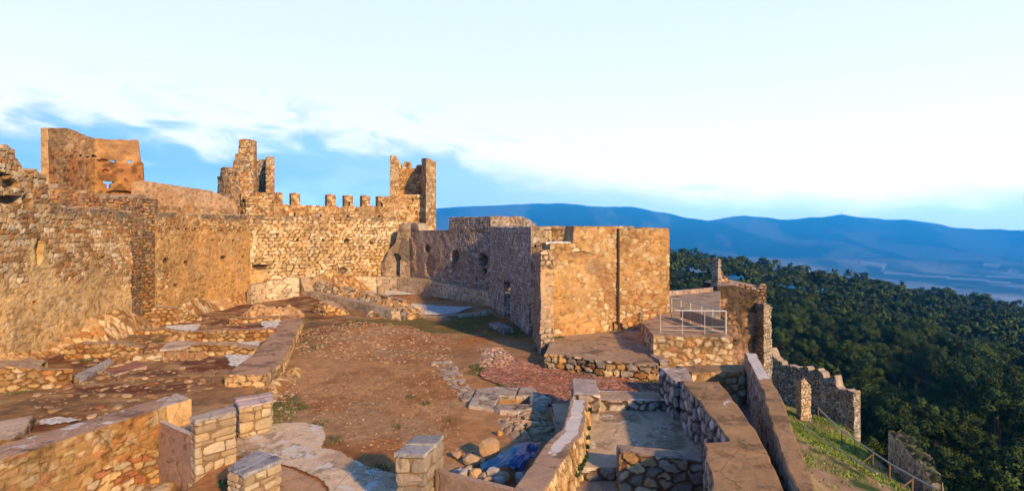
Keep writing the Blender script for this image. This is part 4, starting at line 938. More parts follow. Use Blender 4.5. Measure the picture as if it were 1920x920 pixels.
# ================================================================== RIGHT FOREGROUND: COPED WALLS
s_big = style(w=.42, h=.34, jit=.85, jv=.75, pal=[(.50,.44,.38),(.40,.34,.29),(.56,.46,.34),(.34,.27,.22)], mortar=(.15,.11,.08), rel=.07, gap=.24, seed=61, var=.22, p=2.2)
s_q = style(w=.5, h=.3, jit=.8, jv=.6, pal=[(.42,.32,.25),(.36,.26,.19)], mortar=(.34,.25,.19), rel=.03, gap=.2, seed=62, plaster=lambda u, v: .5+0*u, pcol=(.40,.29,.21))
COPE = (.38, .222, .105)
w = prism('parapet_wall', [(8.11, 18.56), (6.52, 13.78), (5.43, 11.02), (4.70, 8.78), (4.02, 6.79), (3.5, 5.2), (3.87, 5.2), (4.37, 6.79), (5.0, 8.78), (6.10, 11.62), (6.89, 13.65), (8.45, 18.45)], 1.7, -6, s_q, ds=.05, capcol=COPE, wash=.08, wob=.035, washf=lambda x, y: .08+.45*sstep(y, 15.0, 15.6))
tag(w, 'slender outermost parapet wall with sloping brown coping beside the grassy drop', 'parapet')
w = prism('wall_walk', [(4.9, 15.55), (4.72, 13.1), (4.5, 11.08), (3.97, 11.03), (3.38, 8.98), (2.8, 6.8), (2.2, 4.6), (3.3, 4.6), (3.98, 6.8), (4.58, 8.98), (4.98, 10.26), (5.35, 11.76), (5.62, 13.25), (5.97, 15.4)], 1.6, -1.2, s_big, ds=.04, capcol=COPE, wash=.15, wob=.04)
tag(w, 'broad brown coped wall, stepped on its left side, in the right foreground', 'wall')
w = prism('wall_end', [(4.73, 17.2), (5.6, 17.1), (5.37, 15.8), (5.2, 15.66), (4.78, 15.6)], 1.55, -.4, s_big, ds=.04, capcol=(.44,.33,.26), wash=.26, wob=.02)
tag(w, 'short pale topped wall continuing behind the broad coped wall', 'wall')
w = prism('cross_wall', [(6.0, 17.75), (7.85, 17.95), (8.2, 18.9), (5.75, 18.7)], 1.22, -.6, s_k, ds=.05, capcol=COPE, wash=.08)
tag(w, 'low cross wall closing the far end of the shaded corridor', 'wall')
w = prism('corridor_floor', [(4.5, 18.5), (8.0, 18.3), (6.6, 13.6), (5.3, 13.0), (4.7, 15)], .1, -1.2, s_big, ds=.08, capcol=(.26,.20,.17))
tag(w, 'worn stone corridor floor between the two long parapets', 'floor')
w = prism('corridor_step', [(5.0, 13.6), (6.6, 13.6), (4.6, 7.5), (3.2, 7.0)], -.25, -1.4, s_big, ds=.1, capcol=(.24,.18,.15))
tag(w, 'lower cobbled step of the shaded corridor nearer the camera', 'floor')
# sunken room
w = prism('room_floor', [(1.3, 17.2), (4.95, 17.0), (4.9, 12.55), (1.2, 12.55)], .40, -.1, s_big, ds=.05, capcol=(.54, .40, .26), wash=.20, wob=.01)
tag(w, 'pale mortar floor of the small sunken room, half in shadow', 'floor')
w = prism('lower_floor', [(.9, 12.6), (4.6, 12.6), (4.0, 8), (.3, 8)], .08, -.1, s_big, ds=.05, capcol=(.48, .33, .21), wash=.10, wob=.01)
tag(w, 'ochre lower floor one step down from the sunken room', 'floor')
w = prism('back_wall', [(2.7, 16.5), (4.75, 16.4), (4.75, 17.3), (2.76, 17.5)], .72, .1, s_big, ds=.04, capcol=(.42,.30,.21), wob=.02, washf=lambda x, y: .16+.22*(np.abs(y-16.95) > .36))
tag(w, 'low wall with lime streaked coping at the back of the sunken room', 'wall')
w = prism('front_wall', [(2.46, 12.42), (4.28, 11.92), (4.12, 11.5), (2.44, 11.98)], 1.0, -.1, style(w=.34, h=.26, jit=.85, jv=.75, pal=[(.44,.27,.13),(.36,.24,.14),(.50,.38,.24),(.30,.24,.18)], mortar=(.26,.14,.07), rel=.06, gap=.26, seed=63, p=2.2), ds=.03, capcol=(.36,.25,.18), wash=.19, wob=.02)
tag(w, 'brown rubble wall with narrow coping at the near edge of the sunken room', 'wall')
s_s = style(w=.16, h=.42, jit=.8, jv=.8, pal=[(.60,.44,.25),(.54,.36,.18),(.64,.50,.32)], mortar=(.34,.20,.10), rel=.06, gap=.28, seed=64, p=2.2)
def swash(x, y):
    return .16+.28*sstep(y, 10.8, 12.6)-2.2*np.maximum(np.abs(x-np.interp(y, [6.2, 8.0, 10.2, 12.2, 13.1, 15.7], [-.64, -.27, .33, 1.02, 1.46, 1.99]))-.10, 0)
w = prism('dividing_wall', [(1.75, 15.7), (1.24, 13.3), (.74, 12.34), (.01, 10.2), (-.60, 8.0), (-.98, 6.2), (-.3, 6.2), (.05, 8.0), (.65, 10.2), (1.08, 11.5), (1.26, 12.0), (1.67, 12.9), (2.22, 15.7)], 1.0, -.3, s_s, ds=.03, wob=.045, capcol=(.42,.27,.18), washf=swash, batter=.16)
tag(w, 'long central wall with a white limewashed top and sunlit right face', 'wall')
w = prism('end_pier', [(1.80, 15.75), (2.58, 15.73), (2.74, 17.4), (1.97, 17.5)], 1.12, -.2, s_big, ds=.03, capcol=(.42,.33,.28), wash=.22, wob=.03)
tag(w, 'square stone pier at the far end of the white topped wall', 'stone pier')
# small plants in the wall joints
def tuft(mb, c, r, n, rg, colr, h=.1, lw=.012):
    for i in range(n):
        a = rg.uniform(0, 6.28); d = r*math.sqrt(rg.rand()); x = c[0]+d*math.cos(a); y = c[1]+d*math.sin(a); z = c[2]
        hh = h*rg.uniform(.5, 1.3); la = rg.uniform(0, 6.28); lx = math.cos(la)*hh*.6; ly = math.sin(la)*hh*.6; wx = -math.sin(la)*lw; wy = math.cos(la)*lw
        k = rg.uniform(.6, 1.4); cc = np.array(colr)*k
        mb.add([(x-wx, y-wy, z), (x+wx, y+wy, z), (x+lx*.5+wx*.7, y+ly*.5+wy*.7, z+hh*.7), (x+lx*.5-wx*.7, y+ly*.5-wy*.7, z+hh*.7), (x+lx, y+ly, z+hh)], [(0, 1, 2, 3), (3, 2, 4)], cc)
M_LEAF = mat('leaf', fine=.2, bump=.0, bscale=6, rough=.7, spec=.2)
rg = np.random.RandomState(5); mb = MB()
for (px, py) in [(1107, 805), (1103, 822), (1098, 840), (1094, 858), (1086, 866), (1084, 880), (1078, 872), (1112, 770), (1080, 892)]:
    t = (py-760)/130.0; y = 15.0-2.8*t; x = np.interp(y, [10.2, 11.5, 12.9, 15.7], [.65, 1.08, 1.67, 2.22])+.12
    tuft(mb, (x, y, Zat(py, y)), .06, 40, rg, (.05, .10, .03), .09, .018)
o = mb.build('wall_plants', M_LEAF); tag(o, 'small dark green plants growing from the sunlit face of the central wall', 'plants', kind='stuff')

# ================================================================== CENTRE FOREGROUND
SLATE = (.31, .30, .31)
block_pier('stone_pier', [(-2.34, 10.75), (-1.76, 10.72), (-1.50, 11.65), (-2.10, 11.6)], 1.5, -.1, 71, 'stone pier with bluish slate slabs on top, centre foreground', pal=[(.42,.34,.27),(.36,.28,.22),(.48,.38,.28)], capcol=SLATE)
w = wall('curved_parapet', [(-1.72, 11.35), (-1.58, 11.1), (-1.36, 10.9), (-.85, 10.6), (-.03, 10.15)], [(700, 867), (803, 867), (815, 880), (835, 888), (880, 899), (960, 919), (1000, 930)], -.1, .13, style(w=2, h=1.5, pal=[(.40,.27,.20),(.36,.24,.18)], mortar=(.3,.2,.15), rel=.008, gap=.03, seed=72), ds=.03, capcol=(.46,.30,.20))
tag(w, 'thin curved brown rendered wall between slate topped pier and central wall', 'low wall')
def px_rock(px, py, size, z=0): x, y = G(px, py, z); return (x, y+size[1]*.5, z)
for i, (px, py, sz, cl, lab) in enumerate([
    (915, 868, (.62, .55, .62), (.56, .36, .20), 'largest block, orange with a pale flat top, beside the blue tarpaulin'),
    (855, 862, (.34, .3, .2), (.52, .36, .22), 'squat tan stone left of the largest block'),
    (883, 876, (.46, .36, .34), (.54, .38, .24), 'angular orange stone between the largest block and the curved wall'),
    (984, 831, (.28, .24, .16), (.50, .30, .17), 'small flat brown stone just above the tarpaulin corner'),
    (937, 818, (.20, .18, .18), (.60, .34, .14), 'small bright orange stone at the near edge of the flat ruin'),
    (858, 894, (.30, .25, .2), (.56, .48, .40), 'pale grey stone in front of the tarpaulin near the curved wall'),
    (902, 872, (.34, .26, .16), (.50, .36, .22), 'flat stone resting at the foot of the largest block')]):
    rock('boulder', px_rock(px, py, sz), sz, 300+i, cl, lab, 'rock', rot=i*1.3)
for i, (px, py, s, z) in enumerate([(868, 900, .3, .25), (890, 902, .34, .28), (905, 905, .26, .3), (925, 903, .36, .3), (944, 905, .30, .3), (965, 895, .34, .25), (935, 914, .3, .35), (915, 912, .24, .35), (880, 890, .25, .2), (975, 908, .3, .3)]):
    rock('boulder', px_rock(px, py, (s, s*.8, s*.8), z-.1), (s, s*.8, s*.8), 330+i, ([.54,.38,.24] if i % 3 else [.50,.46,.42]), 'fist to head sized stone in the row behind the thin curved wall', 'rock', rot=i*.9, group='stones piled behind the curved wall')
w = mound('stone_heap', [(-1.55, 12.6), (-.6, 11.9), (.3, 11.6)], 1.5, lambda t: .25+0*t, style(w=.2, h=.2, jit=.8, jv=.8, pal=WARM+GREY, mortar=(.26,.16,.09), rel=.10, gap=.3, seed=73, p=2.2), ds=.035, earth=(.38,.24,.14))
tag(w, 'low heap of small stones under the blue tarpaulin', 'stone heap')
# tarpaulin
def tarp():
    c = [np.array((*G(900, 884, .30), .30)), np.array((*G(985, 892, .30), .34)), np.array((*G(1012, 842, .18), .30)), np.array((*G(965, 850, .12), .16))]
    n = 60; u = np.linspace(0, 1, n); U, V = np.meshgrid(u, u, indexing='ij')
    Pp = (c[0]*((1-U)*(1-V))[..., None]+c[1]*(U*(1-V))[..., None]+c[2]*(U*V)[..., None]+c[3]*((1-U)*V)[..., None])
    w = Pp[..., 0]*.8-Pp[..., 1]*.55
    r = 1-np.abs(fbm(w*2.2, (Pp[..., 0]+Pp[..., 1])*.7, seed=75, o=2)-.5)*5
    Pp[..., 2] += .16*np.clip(r, 0, 1)+.16*np.sin(U*math.pi)*np.sin(V*math.pi)+.03*fbm(Pp[..., 0]*9, Pp[..., 1]*9, seed=76)
    Pp[..., 0] += .1*(fbm(U*4, V*4, seed=77)-.5)*2; Pp[..., 1] += .1*(fbm(U*4+9, V*4, seed=78)-.5)*2
    F = [(i*n+j, (i+1)*n+j, (i+1)*n+j+1, i*n+j+1) for i in range(n-1) for j in range(n-1)]
    o = mk('tarpaulin', Pp.reshape(-1, 3), F, None, M_TARP, None, True)
    md = o.modifiers.new('thick', 'SOLIDIFY'); md.thickness = .006
    tag(o, 'crumpled dark blue plastic tarpaulin spread over the stones by the central wall', 'tarpaulin')
M_TARP = mat('tarpaulin_plastic', False, (.007, .058, .21), .32, .15, .4, 14, .5)
tarp()
# flat ruin with stones left of the central wall
w = mound('ruin_footing', [(-.35, 15.9), (.5, 16.2), (1.35, 16.6)], 2.6, lambda t: .30+.05*np.sin(t*9), style(w=.30, h=.24, jit=.9, jv=.9, pal=[(.50,.36,.24),(.56,.40,.24),(.42,.31,.22),(.48,.32,.18)], mortar=(.34,.20,.11), rel=.10, gap=.22, seed=74, var=.25, p=2.4), ds=.04, flat=.5, stonef=.52, earth=(.40,.24,.13))
tag(w, 'flat topped ruined footing of broken stones beside the central wall', 'ruin')
# cistern frame
ci = empty('cistern_mouth', (.08, 18.35, 0), 'square stone framed cistern opening in the courtyard floor', 'cistern')
s_cs = style(w=.62, h=.5, jit=.7, jv=.6, pal=[(.42,.33,.25),(.46,.38,.30),(.38,.30,.24)], mortar=(.22,.15,.10), rel=.02, gap=.07, seed=98, var=.12)
s_sl = style(w=1.2, h=.3, pal=[(.44,.38,.34)], mortar=(.40,.33,.28), rel=.01, gap=.03, seed=76)
for q, (poly, cl) in enumerate([([(-1.45, 17.9), (-.62, 17.55), (-.45, 18.8), (-1.3, 19.6)], (.46,.40,.35)), ([(-1.3, 19.62), (-.45, 18.87), (.1, 18.85), (.25, 19.9), (-.6, 20.0)], (.46,.37,.30)),
     ([(.14, 18.85), (.58, 18.85), (1.0, 19.2), (.75, 19.95), (.3, 19.9)], (.42,.36,.33)), ([(.6, 17.9), (1.15, 17.9), (1.35, 18.5), (1.0, 19.1), (.6, 18.8)], (.44,.36,.31)),
     ([(-.6, 17.55), (-.4, 17.3), (.2, 17.2), (1.1, 17.6), (1.1, 17.85), (-.5, 17.84)], (.40,.35,.32))]):
    prism('slab', poly, .10+.012*q, -.05, s_sl, ds=.05, capcol=cl, wob=.04, parent=ci, wash=.14, m=M_COPE, capst=s_cs)
for q, (a, b_) in enumerate([((-.47, 18.86), (.62, 18.86)), ((-.44, 17.85), (-.44, 18.88)), ((.6, 18.88), (.6, 17.85)), ((.62, 17.87), (-.47, 17.87))]):
    wall('lining', [a, b_], [(0, .09), (2, .09)], -1.6, .06, style(w=.5, h=.3, pal=[(.26,.19,.10),(.20,.14,.08)], mortar=(.1,.07,.04), rel=.015, seed=77), ds=.06, zpx=False, parent=ci)
# cobbled paving
pav = [G(*p) for p in [(908, 690), (925, 678), (952, 668), (985, 672), (1018, 690), (1095, 702), (1160, 712), (1236, 722), (1238, 740), (1150, 742), (1120, 742), (1075, 745), (1065, 775), (1010, 752), (975, 735), (930, 722), (900, 708)]]
s_cob = style(w=.20, h=.13, jit=.7, jv=.5, pal=[(.30,.13,.10),(.36,.17,.12),(.44,.26,.18),(.25,.14,.12),(.38,.22,.17),(.33,.13,.08)], mortar=(.22,.12,.09), rel=.035, gap=.2, seed=78, var=.25, p=2.6)
o = sheet('paving', pav, .045, lambda x, y: court_z(x, y)*.5+.05+stones(x, y, s_cob)[1], lambda x, y: stones(x, y, s_cob)[0], M_STONE, soft=.2)
tag(o, 'reddish cobbled paving in front of the terrace', kind='structure')
o = mound('rubble_patch', [G(925, 690), G(935, 668), G(915, 652)], 1.7, lambda t: .2+0*t, style(w=.2, h=.2, jit=.85, jv=.85, pal=[(.46,.29,.20),(.40,.24,.16),(.54,.38,.28)], mortar=(.24,.12,.07), rel=.10, gap=.3, seed=79, p=2.2), ds=.05, z0=-.03)
tag(o, 'low spread of pinkish rubble at the shadow edge above the cobbled paving', 'rubble')

# pale mortar floor near the piers
def cfloor(x, y):
    c = np.array((.66, .50, .34))+(np.array((.48, .33, .21))-np.array((.66, .50, .34)))*sstep(fbm(x*.7, y*.7, seed=92, o=4), .45, .6)[..., None]
    c = c*(.85+.3*fbm(x*6, y*6, seed=93, o=3))[..., None]
    return np.concatenate([c, np.full(c.shape[:-1]+(1,), .26)], -1)
def cfloor2(x, y):
    c = np.array((.46, .28, .16))*(.8+.4*fbm(x*2, y*2, seed=94, o=4))[..., None]
    return np.concatenate([c, np.full(c.shape[:-1]+(1,), .12)], -1)
fz = lambda x, y: np.maximum(court_z(x, y), -.02)*.6+.045
o = sheet('mortar_floor', [G(*p) for p in [(430, 845), (455, 812), (478, 798), (520, 795), (575, 793), (606, 800), (614, 818), (606, 842), (640, 850), (690, 874), (735, 886), (790, 905), (800, 960), (640, 960), (600, 905), (560, 880), (500, 862), (440, 858)]], .05, fz, cfloor, M_COPE, soft=.12)
tag(o, 'pale worn mortar floor curving between the foreground piers', kind='structure')
o = sheet('mortar_floor', [G(*p) for p in [(505, 862), (560, 882), (600, 907), (640, 962), (560, 1000), (500, 980), (500, 900)]], .05, lambda x, y: fz(x, y)-.012, cfloor2, M_COPE, soft=.1)
tag(o, 'brown mortar floor with pale spots in the bottom foreground', kind='structure')

# ================================================================== LEFT FOREGROUND
s_z = style(w=.34, h=.17, jit=.7, jv=.5, pal=[(.46,.27,.12),(.52,.36,.18),(.42,.17,.08),(.50,.40,.26),(.56,.40,.22)], mortar=(.34,.19,.08), rel=.06, gap=.22, seed=81, pcol=(.34,.185,.065), var=.25,
    plaster=lambda u, v: .45+.65*sstep(v+.5*fbm(u*.8, v*0, seed=3), .2, .7), p=2.5)
w = prism('coped_wall', [(-11.88, 8.0), (-10.66, 11.1), (-9.44, 14.2), (-9.85, 15.5), (-10.9, 13.0), (-11.38, 11.85), (-12.6, 8.5)], 1.2, -1.2, s_z, ds=.035, capcol=(.42,.26,.17), wob=.03, wash=.25, batter=.04)
tag(w, 'long coped wall of ochre rubble running in from the left edge, foreground', 'wall')
w = prism('wall_block', [(-9.46, 14.22), (-9.08, 15.12), (-9.85, 15.66), (-9.88, 15.5)], 1.2, .2, style(w=2, h=2, pal=[(.54,.35,.17)], mortar=(.5,.34,.18), rel=.01, gap=.03, seed=82), ds=.04, capcol=(.52,.40,.31), wash=.2, wob=.02)
tag(w, 'smooth rendered end block of the coped foreground wall', 'wall end')
w = wall('thin_wall', [(-9.42, 14.2), (-7.98, 13.3)], [(280, 787), (297, 789), (360, 817), (370, 820)], -1.0, .12, style(w=1.5, h=1, pal=[(.36,.22,.16)], mortar=(.28,.17,.12), rel=.015, gap=.05, seed=83, plaster=lambda u, v: .75*sstep(v, -.2, .2)+.2, pcol=(.38,.235,.175)), ds=.035, capcol=(.62,.50,.42), capwash=.1)
tag(w, 'thin brown rendered wall between the coped wall and the tall pier', 'low wall')
w = prism('basin_floor', [(-9.3, 14.35), (-8.0, 13.45), (-7.5, 14.1), (-8.0, 15.0), (-9.0, 15.3)], .55, -1.3, s_z, ds=.06, capcol=(.48,.36,.23))
tag(w, 'small tan floor behind the thin brown wall', 'floor')
BP = [(.60,.46,.30),(.54,.38,.22),(.64,.52,.36),(.50,.36,.22)]
block_pier('stone_pier', [(-7.72, 13.02), (-7.12, 13.75), (-7.42, 14.1), (-8.02, 13.32)], 1.32, -1.0, 84, 'tallest blocky stone pier at the end of the thin brown wall, left foreground', pal=BP, plinth=.05, capcol=(.44,.36,.30))
block_pier('stone_pier', [(-7.76, 15.2), (-7.12, 15.75), (-7.42, 16.5), (-8.3, 15.95)], .95, -.15, 85, 'stone pier with three purplish cap slabs on the far side of the mortar floor', pal=BP, capcol=(.46,.36,.34), parts=3)
block_pier('stone_pier', [(-5.49, 11.0), (-5.08, 11.72), (-5.85, 12.25), (-6.05, 11.35)], .95, -.9, 86, 'stone pier with cracked blue grey slabs at the bottom edge of the view', pal=BP, plinth=.04, capcol=SLATE, parts=3)
def corner_heap(rg):
    t = rg.rand(); q = rg.normal(size=2)*.28
    x = lerp(-9.1, -7.5, t)+q[0]; y = lerp(13.3, 12.2, t)+q[1]; return x, y, -.88+.62*math.exp(-(q[0]**2+q[1]**2)*4)*rg.rand()
o = rubble('fallen_stones', 150, corner_heap, (.14, .46), 106, BP+[(.44,.2,.08),(.38,.24,.12)], .6); tag(o, 'broken stones heaped at the foot of the tallest pier', 'stones', kind='stuff')
w = mound('fallen_masonry', [(-9.6, 17.2), (-8.9, 17.0), (-8.3, 16.6)], 1.3, lambda t: .38+0*t, style(w=.42, h=.34, jit=.8, jv=.7, pal=[(.50,.32,.20),(.46,.36,.30),(.56,.42,.30)], mortar=(.24,.13,.08), rel=.14, gap=.22, seed=88, p=2.4), ds=.04)
tag(w, 'tumbled slabs behind the pier with purplish caps', 'ruined wall')
# long flat coping on the left side of the yard
w = prism('long_coping', [(-10.95, 20.3), (-9.38, 20.35), (-9.62, 22.4), (-13.05, 33.4), (-14.15, 33.2), (-11.45, 23.5)], .46, -.1, style(w=.5, h=.22, pal=[(.60,.42,.22),(.52,.34,.17)], mortar=(.36,.22,.10), rel=.05, gap=.2, seed=89), ds=.05, capcol=(.44,.27,.165), wob=.05, wash=.12)
tag(w, 'long flat coping wall dividing the left rooms from the open courtyard', 'low wall')
LW = style(w=.36, h=.22, jit=.8, jv=.6, pal=WARM, mortar=(.30,.16,.07), rel=.08, gap=.24, seed=90, p=2.2, plaster=lambda u, v: .42+0*u, pcol=(.46,.26,.11))
def lowwall(path, top, thick, label, st=LW, cap=(.44,.31,.20), rough=.08):
    w = wall('low_wall', path, top, -.15, thick, st, ds=.055, ragged=.07, rough=rough, capcol=cap); tag(w, label, 'low wall')
lowwall([P(284, 33.4), P(330, 33.8), P(378, 35.2)], [(280, 577), (345, 576), (350, 585), (380, 592)], .9, 'low wall of rounded pale stones at the foot of the ochre wall')
lowwall([P(245, 30.6), P(310, 30.6), P(348, 31.0)], [(240, 619), (290, 617), (348, 621)], .5, 'ragged kerb in front of the wall of rounded stones')
lowwall([P(352, 28.4), P(430, 28.3), P(514, 28.6)], [(350, 622), (400, 620), (455, 619), (515, 618)], .7, 'brown cross wall second from the far end of the left rooms', cap=(.40,.22,.15))
lowwall([P(358, 25.3), P(420, 25.4), P(482, 25.6)], [(355, 645), (415, 645), (450, 651), (485, 652)], .7, 'brown cross wall third from the far end of the left rooms', cap=(.46,.32,.22))
lowwall([P(120, 24.7), P(200, 25.0), P(268, 25.6)], [(118, 650), (150, 643), (230, 645), (268, 652)], .6, 'low stony ledge at the foot of the tall pale wall')
lowwall([P(-90, 19.2), P(60, 19.9), P(134, 20.4), P(128, 22)], [(-100, 690), (0, 688), (60, 691), (136, 693)], 1.3, 'thick stub of ochre masonry at the left edge, near the tall wall')
lowwall([P(205, 31.2), P(240, 31.8)], [(200, 590), (210, 583), (240, 584)], .7, 'squat brown block beside the dark recess')
lowwall([P(430, 34.0), P(500, 34.6), P(560, 35.2)], [(425, 597), (560, 592)], .6, 'far kerb of the left rooms next to the hump of earth')
w = prism('stone_slab', [G(205, 672, .15), G(212, 676, .15), G(150, 712, .15), G(135, 706, .15)], .16, -.05, s_sl, ds=.05, capcol=(.38,.34,.31)); tag(w, 'long grey stone slab lying beside the ochre masonry stub', 'stone slab')
w = prism('stone_slab', [G(300, 655, .1), G(318, 636, .1), G(345, 633, .1), G(372, 642, .1), G(340, 652, .1)], .09, -.05, s_sl, ds=.06, capcol=(.56,.42,.32)); tag(w, 'broad pinkish flat slab in the middle of the left rooms', 'stone slab')
w = prism('stone_slab', [G(0, 800, .12), G(62, 787, .12), G(50, 812, .12), G(20, 835, .12), G(-20, 835, .12)], .28, -.05, s_z, ds=.04, capcol=(.54,.40,.28)); tag(w, 'pale flat slab at the far left edge above the coped wall', 'stone slab')
w = prism('stone_slab', [G(195, 692, .1), G(262, 676, .1), G(275, 684, .1), G(215, 700, .1)], .07, -.05, s_sl, ds=.05, capcol=(.36,.16,.10)); tag(w, 'thin red floor slab left of the cross walls', 'stone slab')
s_foot = style(w=.40, h=.28, jit=.9, jv=.8, pal=WARM+PALE[:2], mortar=(.34,.19,.09), rel=.16, gap=.24, seed=96, p=2.3)
w = mound('heaped_stones', [(-21.7, 18.8), (-22.3, 23.5), (-22.9, 28.5), (-23.1, 33.2)], 2.6, lambda t: .75+.45*np.sin(t*9+.6), s_foot, z0=-.12, earth=(.50,.32,.16), stonef=.56)
tag(w, 'uneven footing of pale stones heaped along the base of the tall left wall', 'debris')
w = mound('heaped_stones', [(-23.0, 36.2), (-22.6, 40.5), (-22.0, 44.8)], 2.2, lambda t: .8+.2*np.sin(t*7), s_foot, z0=-.12, earth=(.48,.28,.13), stonef=.5)
tag(w, 'bank of earth and stones along the foot of the ochre wall with putlog holes', 'debris')
w = mound('heaped_stones', [(-18.6, 28.6), (-15.6, 29.2)], 1.6, lambda t: .45+0*t, s_foot, z0=-.1, earth=(.34,.18,.09), stonef=.55)
tag(w, 'small heap of reddish stones left of the second cross wall', 'debris')
w = mound('heaped_stones', [(-18.2, 24.2), (-16.0, 24.9), (-14.2, 25.0)], 1.3, lambda t: .32+0*t, s_foot, z0=-.1, earth=(.36,.2,.1), stonef=.55)
tag(w, 'low broken ridge of stones left of the third cross wall', 'debris')
w = mound('heaped_stones', [(-9.05, 22.6), (-8.95, 20.0), (-8.6, 18.4)], .9, lambda t: .22+0*t, style(w=.26, h=.24, jit=.9, jv=.9, pal=WARM, mortar=(.28,.17,.08), rel=.10, gap=.25, seed=97, p=2.3), z0=-.06, earth=(.36,.22,.11), stonef=.5)
tag(w, 'thin line of broken stones along the near right foot of the long coping', 'debris')
# white gravel patches
def gcf(x, y):
    v = _h(np.floor(x/.07), np.floor(y/.07), x*0, 5); c = np.array((.70, .68, .66))[None, None]*(.55+.6*v)[..., None]
    return np.where((v > .93)[..., None], np.array((.25,.22,.2)), c)
M_GRAVEL = mat('white_gravel', fine=.2, bump=.8, bscale=14, bdist=.05)
for k, poly in enumerate([[(640, 545), (735, 543), (800, 546), (790, 549), (770, 553), (690, 556)], [(766, 570), (888, 577), (850, 590), (785, 593), (772, 583)], [(490, 604), (533, 602), (514, 621), (490, 620)],
     [(310, 612), (380, 608), (366, 626), (345, 622), (310, 617)], [(418, 643), (497, 640), (475, 658), (440, 656)], [(420, 667), (480, 667), (456, 694), (432, 690)], [(62, 793), (112, 784), (142, 791), (90, 803)]]):
    o = sheet('gravel', [G(*p) for p in poly], .07, lambda x, y: court_z(x, y)+.05+.03*_h(np.floor(x/.07), np.floor(y/.07), x*0, 5), gcf, M_GRAVEL, soft=.22)
    tag(o, ['pale gravel of the apse floor around the column stub', 'blue shaded gravel patch in front of the curved bench', 'white gravel patch at the far end beside the long coping', 'white gravel below the wall of rounded stones', 'white gravel between the second and third cross walls', 'white gravel patch at the near end beside the long coping', 'small white gravel strip above the coped wall'][k], 'gravel', kind='stuff')
w = wall('threshold', [P(770, 36.4), P(850, 36.2), P(925, 37.5)], [(765, 594), (850, 592), (920, 582)], -.15, .6, style(w=.6, h=.3, pal=GREY, seed=95, rel=.05), ds=.075, ragged=.05, rough=.06); tag(w, 'shaded stone threshold along the near edge of the gravel apse floor', 'kerb')
w = prism('doorstep', [(-.75, 33.2), (.1, 31.2), (-.5, 30.8), (-1.4, 33.0)], .25, -.1, s_g, ds=.08, capcol=(.34,.29,.26)); tag(w, 'worn stone doorstep below the doorway of the shaded wall', 'step')

# loose stones strewn about the yard
def fill(polys):
    ps = [[G(*p) for p in q] for q in polys]; ar = np.array([abs(area(q)) for q in ps]); ar /= ar.sum()
    def f(rg):
        q = ps[rg.choice(len(ps), p=ar)]
        while True:
            x = rg.uniform(min(p[0] for p in q), max(p[0] for p in q)); y = rg.uniform(min(p[1] for p in q), max(p[1] for p in q))
            if poly_in(np.array([x]), np.array([y]), q)[0]: break
        return x, y, float(court_z(np.array([x]), np.array([y]))[0])
    return f
o = rubble('loose_stones', 2200, fill([[(540, 630), (640, 600), (760, 610), (860, 640), (840, 690), (700, 680), (560, 665)], [(500, 700), (560, 690), (540, 790), (500, 790)]]), (.04, .19), 101, [(.42,.25,.14),(.33,.17,.09),(.50,.36,.25)], .5, 1)
tag(o, 'scattered small stones in the far half of the courtyard', 'stones', kind='stuff')
o = rubble('loose_stones', 220, fill([[(810, 680), (850, 678), (885, 735), (870, 755), (840, 720)], [(860, 735), (890, 730), (905, 762), (870, 755)]]), (.10, .34), 102, [(.38,.30,.24),(.44,.34,.25),(.34,.28,.24)], .35)
tag(o, 'trail of flat grey stones leading to the cistern mouth', 'stones', kind='stuff')
o = rubble('loose_stones', 2600, fill([[(520, 700), (900, 690), (860, 800), (900, 850), (800, 860), (640, 840), (600, 790), (520, 780)]]), (.025, .09), 103, [(.36,.20,.11),(.26,.13,.07),(.46,.33,.22)], .6, 1)
tag(o, 'pebbles strewn over the bare earth in the middle of the courtyard', 'stones', kind='stuff')
o = rubble('loose_stones', 1100, fill([[(60, 740), (200, 690), (420, 690), (400, 730), (200, 790), (60, 780)], [(250, 630), (420, 625), (400, 680), (200, 680)], [(140, 660), (300, 640), (250, 690), (140, 690)], [(330, 600), (470, 590), (450, 640), (360, 640)]]), (.06, .40), 104, [(.42,.25,.12),(.28,.11,.05),(.48,.33,.19),(.22,.13,.08)], .38, 1)
tag(o, 'broken floor stones across the left rooms', 'stones', kind='stuff')
o = rubble('loose_stones', 200, fill([[(495, 700), (530, 690), (520, 745), (495, 780), (488, 740)], [(505, 650), (540, 620), (530, 690)]]), (.06, .32), 105, [(.50,.40,.32),(.56,.38,.24)], .4)
tag(o, 'stones along the right foot of the long coping', 'stones', kind='stuff')
# short grass in the yard
rg = np.random.RandomState(9); mb = MB()
for (px, py, r, n) in [(525, 768, .8, 330), (517, 790, .6, 140), (548, 622, 1.2, 260), (600, 640, 1.2, 90), (640, 575, 1.6, 260), (700, 590, 1.4, 120), (625, 830, .3, 40), (710, 880, .3, 80), (905, 688, .6, 400), (950, 724, .4, 200), (860, 625, 2.0, 160), (960, 618, 1.6, 260), (900, 600, 2, 200), (300, 640, .3, 120), (275, 637, .3, 100), (770, 745, .2, 40), (797, 757, .2, 40), (1048, 628, .3, 200), (1100, 705, .5, 150), (1155, 624, .4, 150), (430, 905, .3, 100), (160, 676, .4, 90), (35, 735, .4, 90), (330, 640, .3, 60), (505, 700, .4, 100), (498, 735, .4, 120), (575, 600, .6, 100), (1010, 655, .4, 60), (1220, 718, .4, 60), (875, 745, .25, 50), (990, 760, .2, 40), (600, 795, .3, 40), (745, 800, .15, 20), (570, 765, .2, 30), (840, 790, .15, 20)]:
    x, y = G(px, py); z = .62 if px in (1048, 1155) else float(court_z(np.array([x]), np.array([y]))[0])
    if px in (1048, 1155): y = 26.4 if px == 1048 else 27.8; x = (px-960)*y/1000
    tuft(mb, (x, y, z), r, n, rg, (.09, .125, .03), .08, .014)
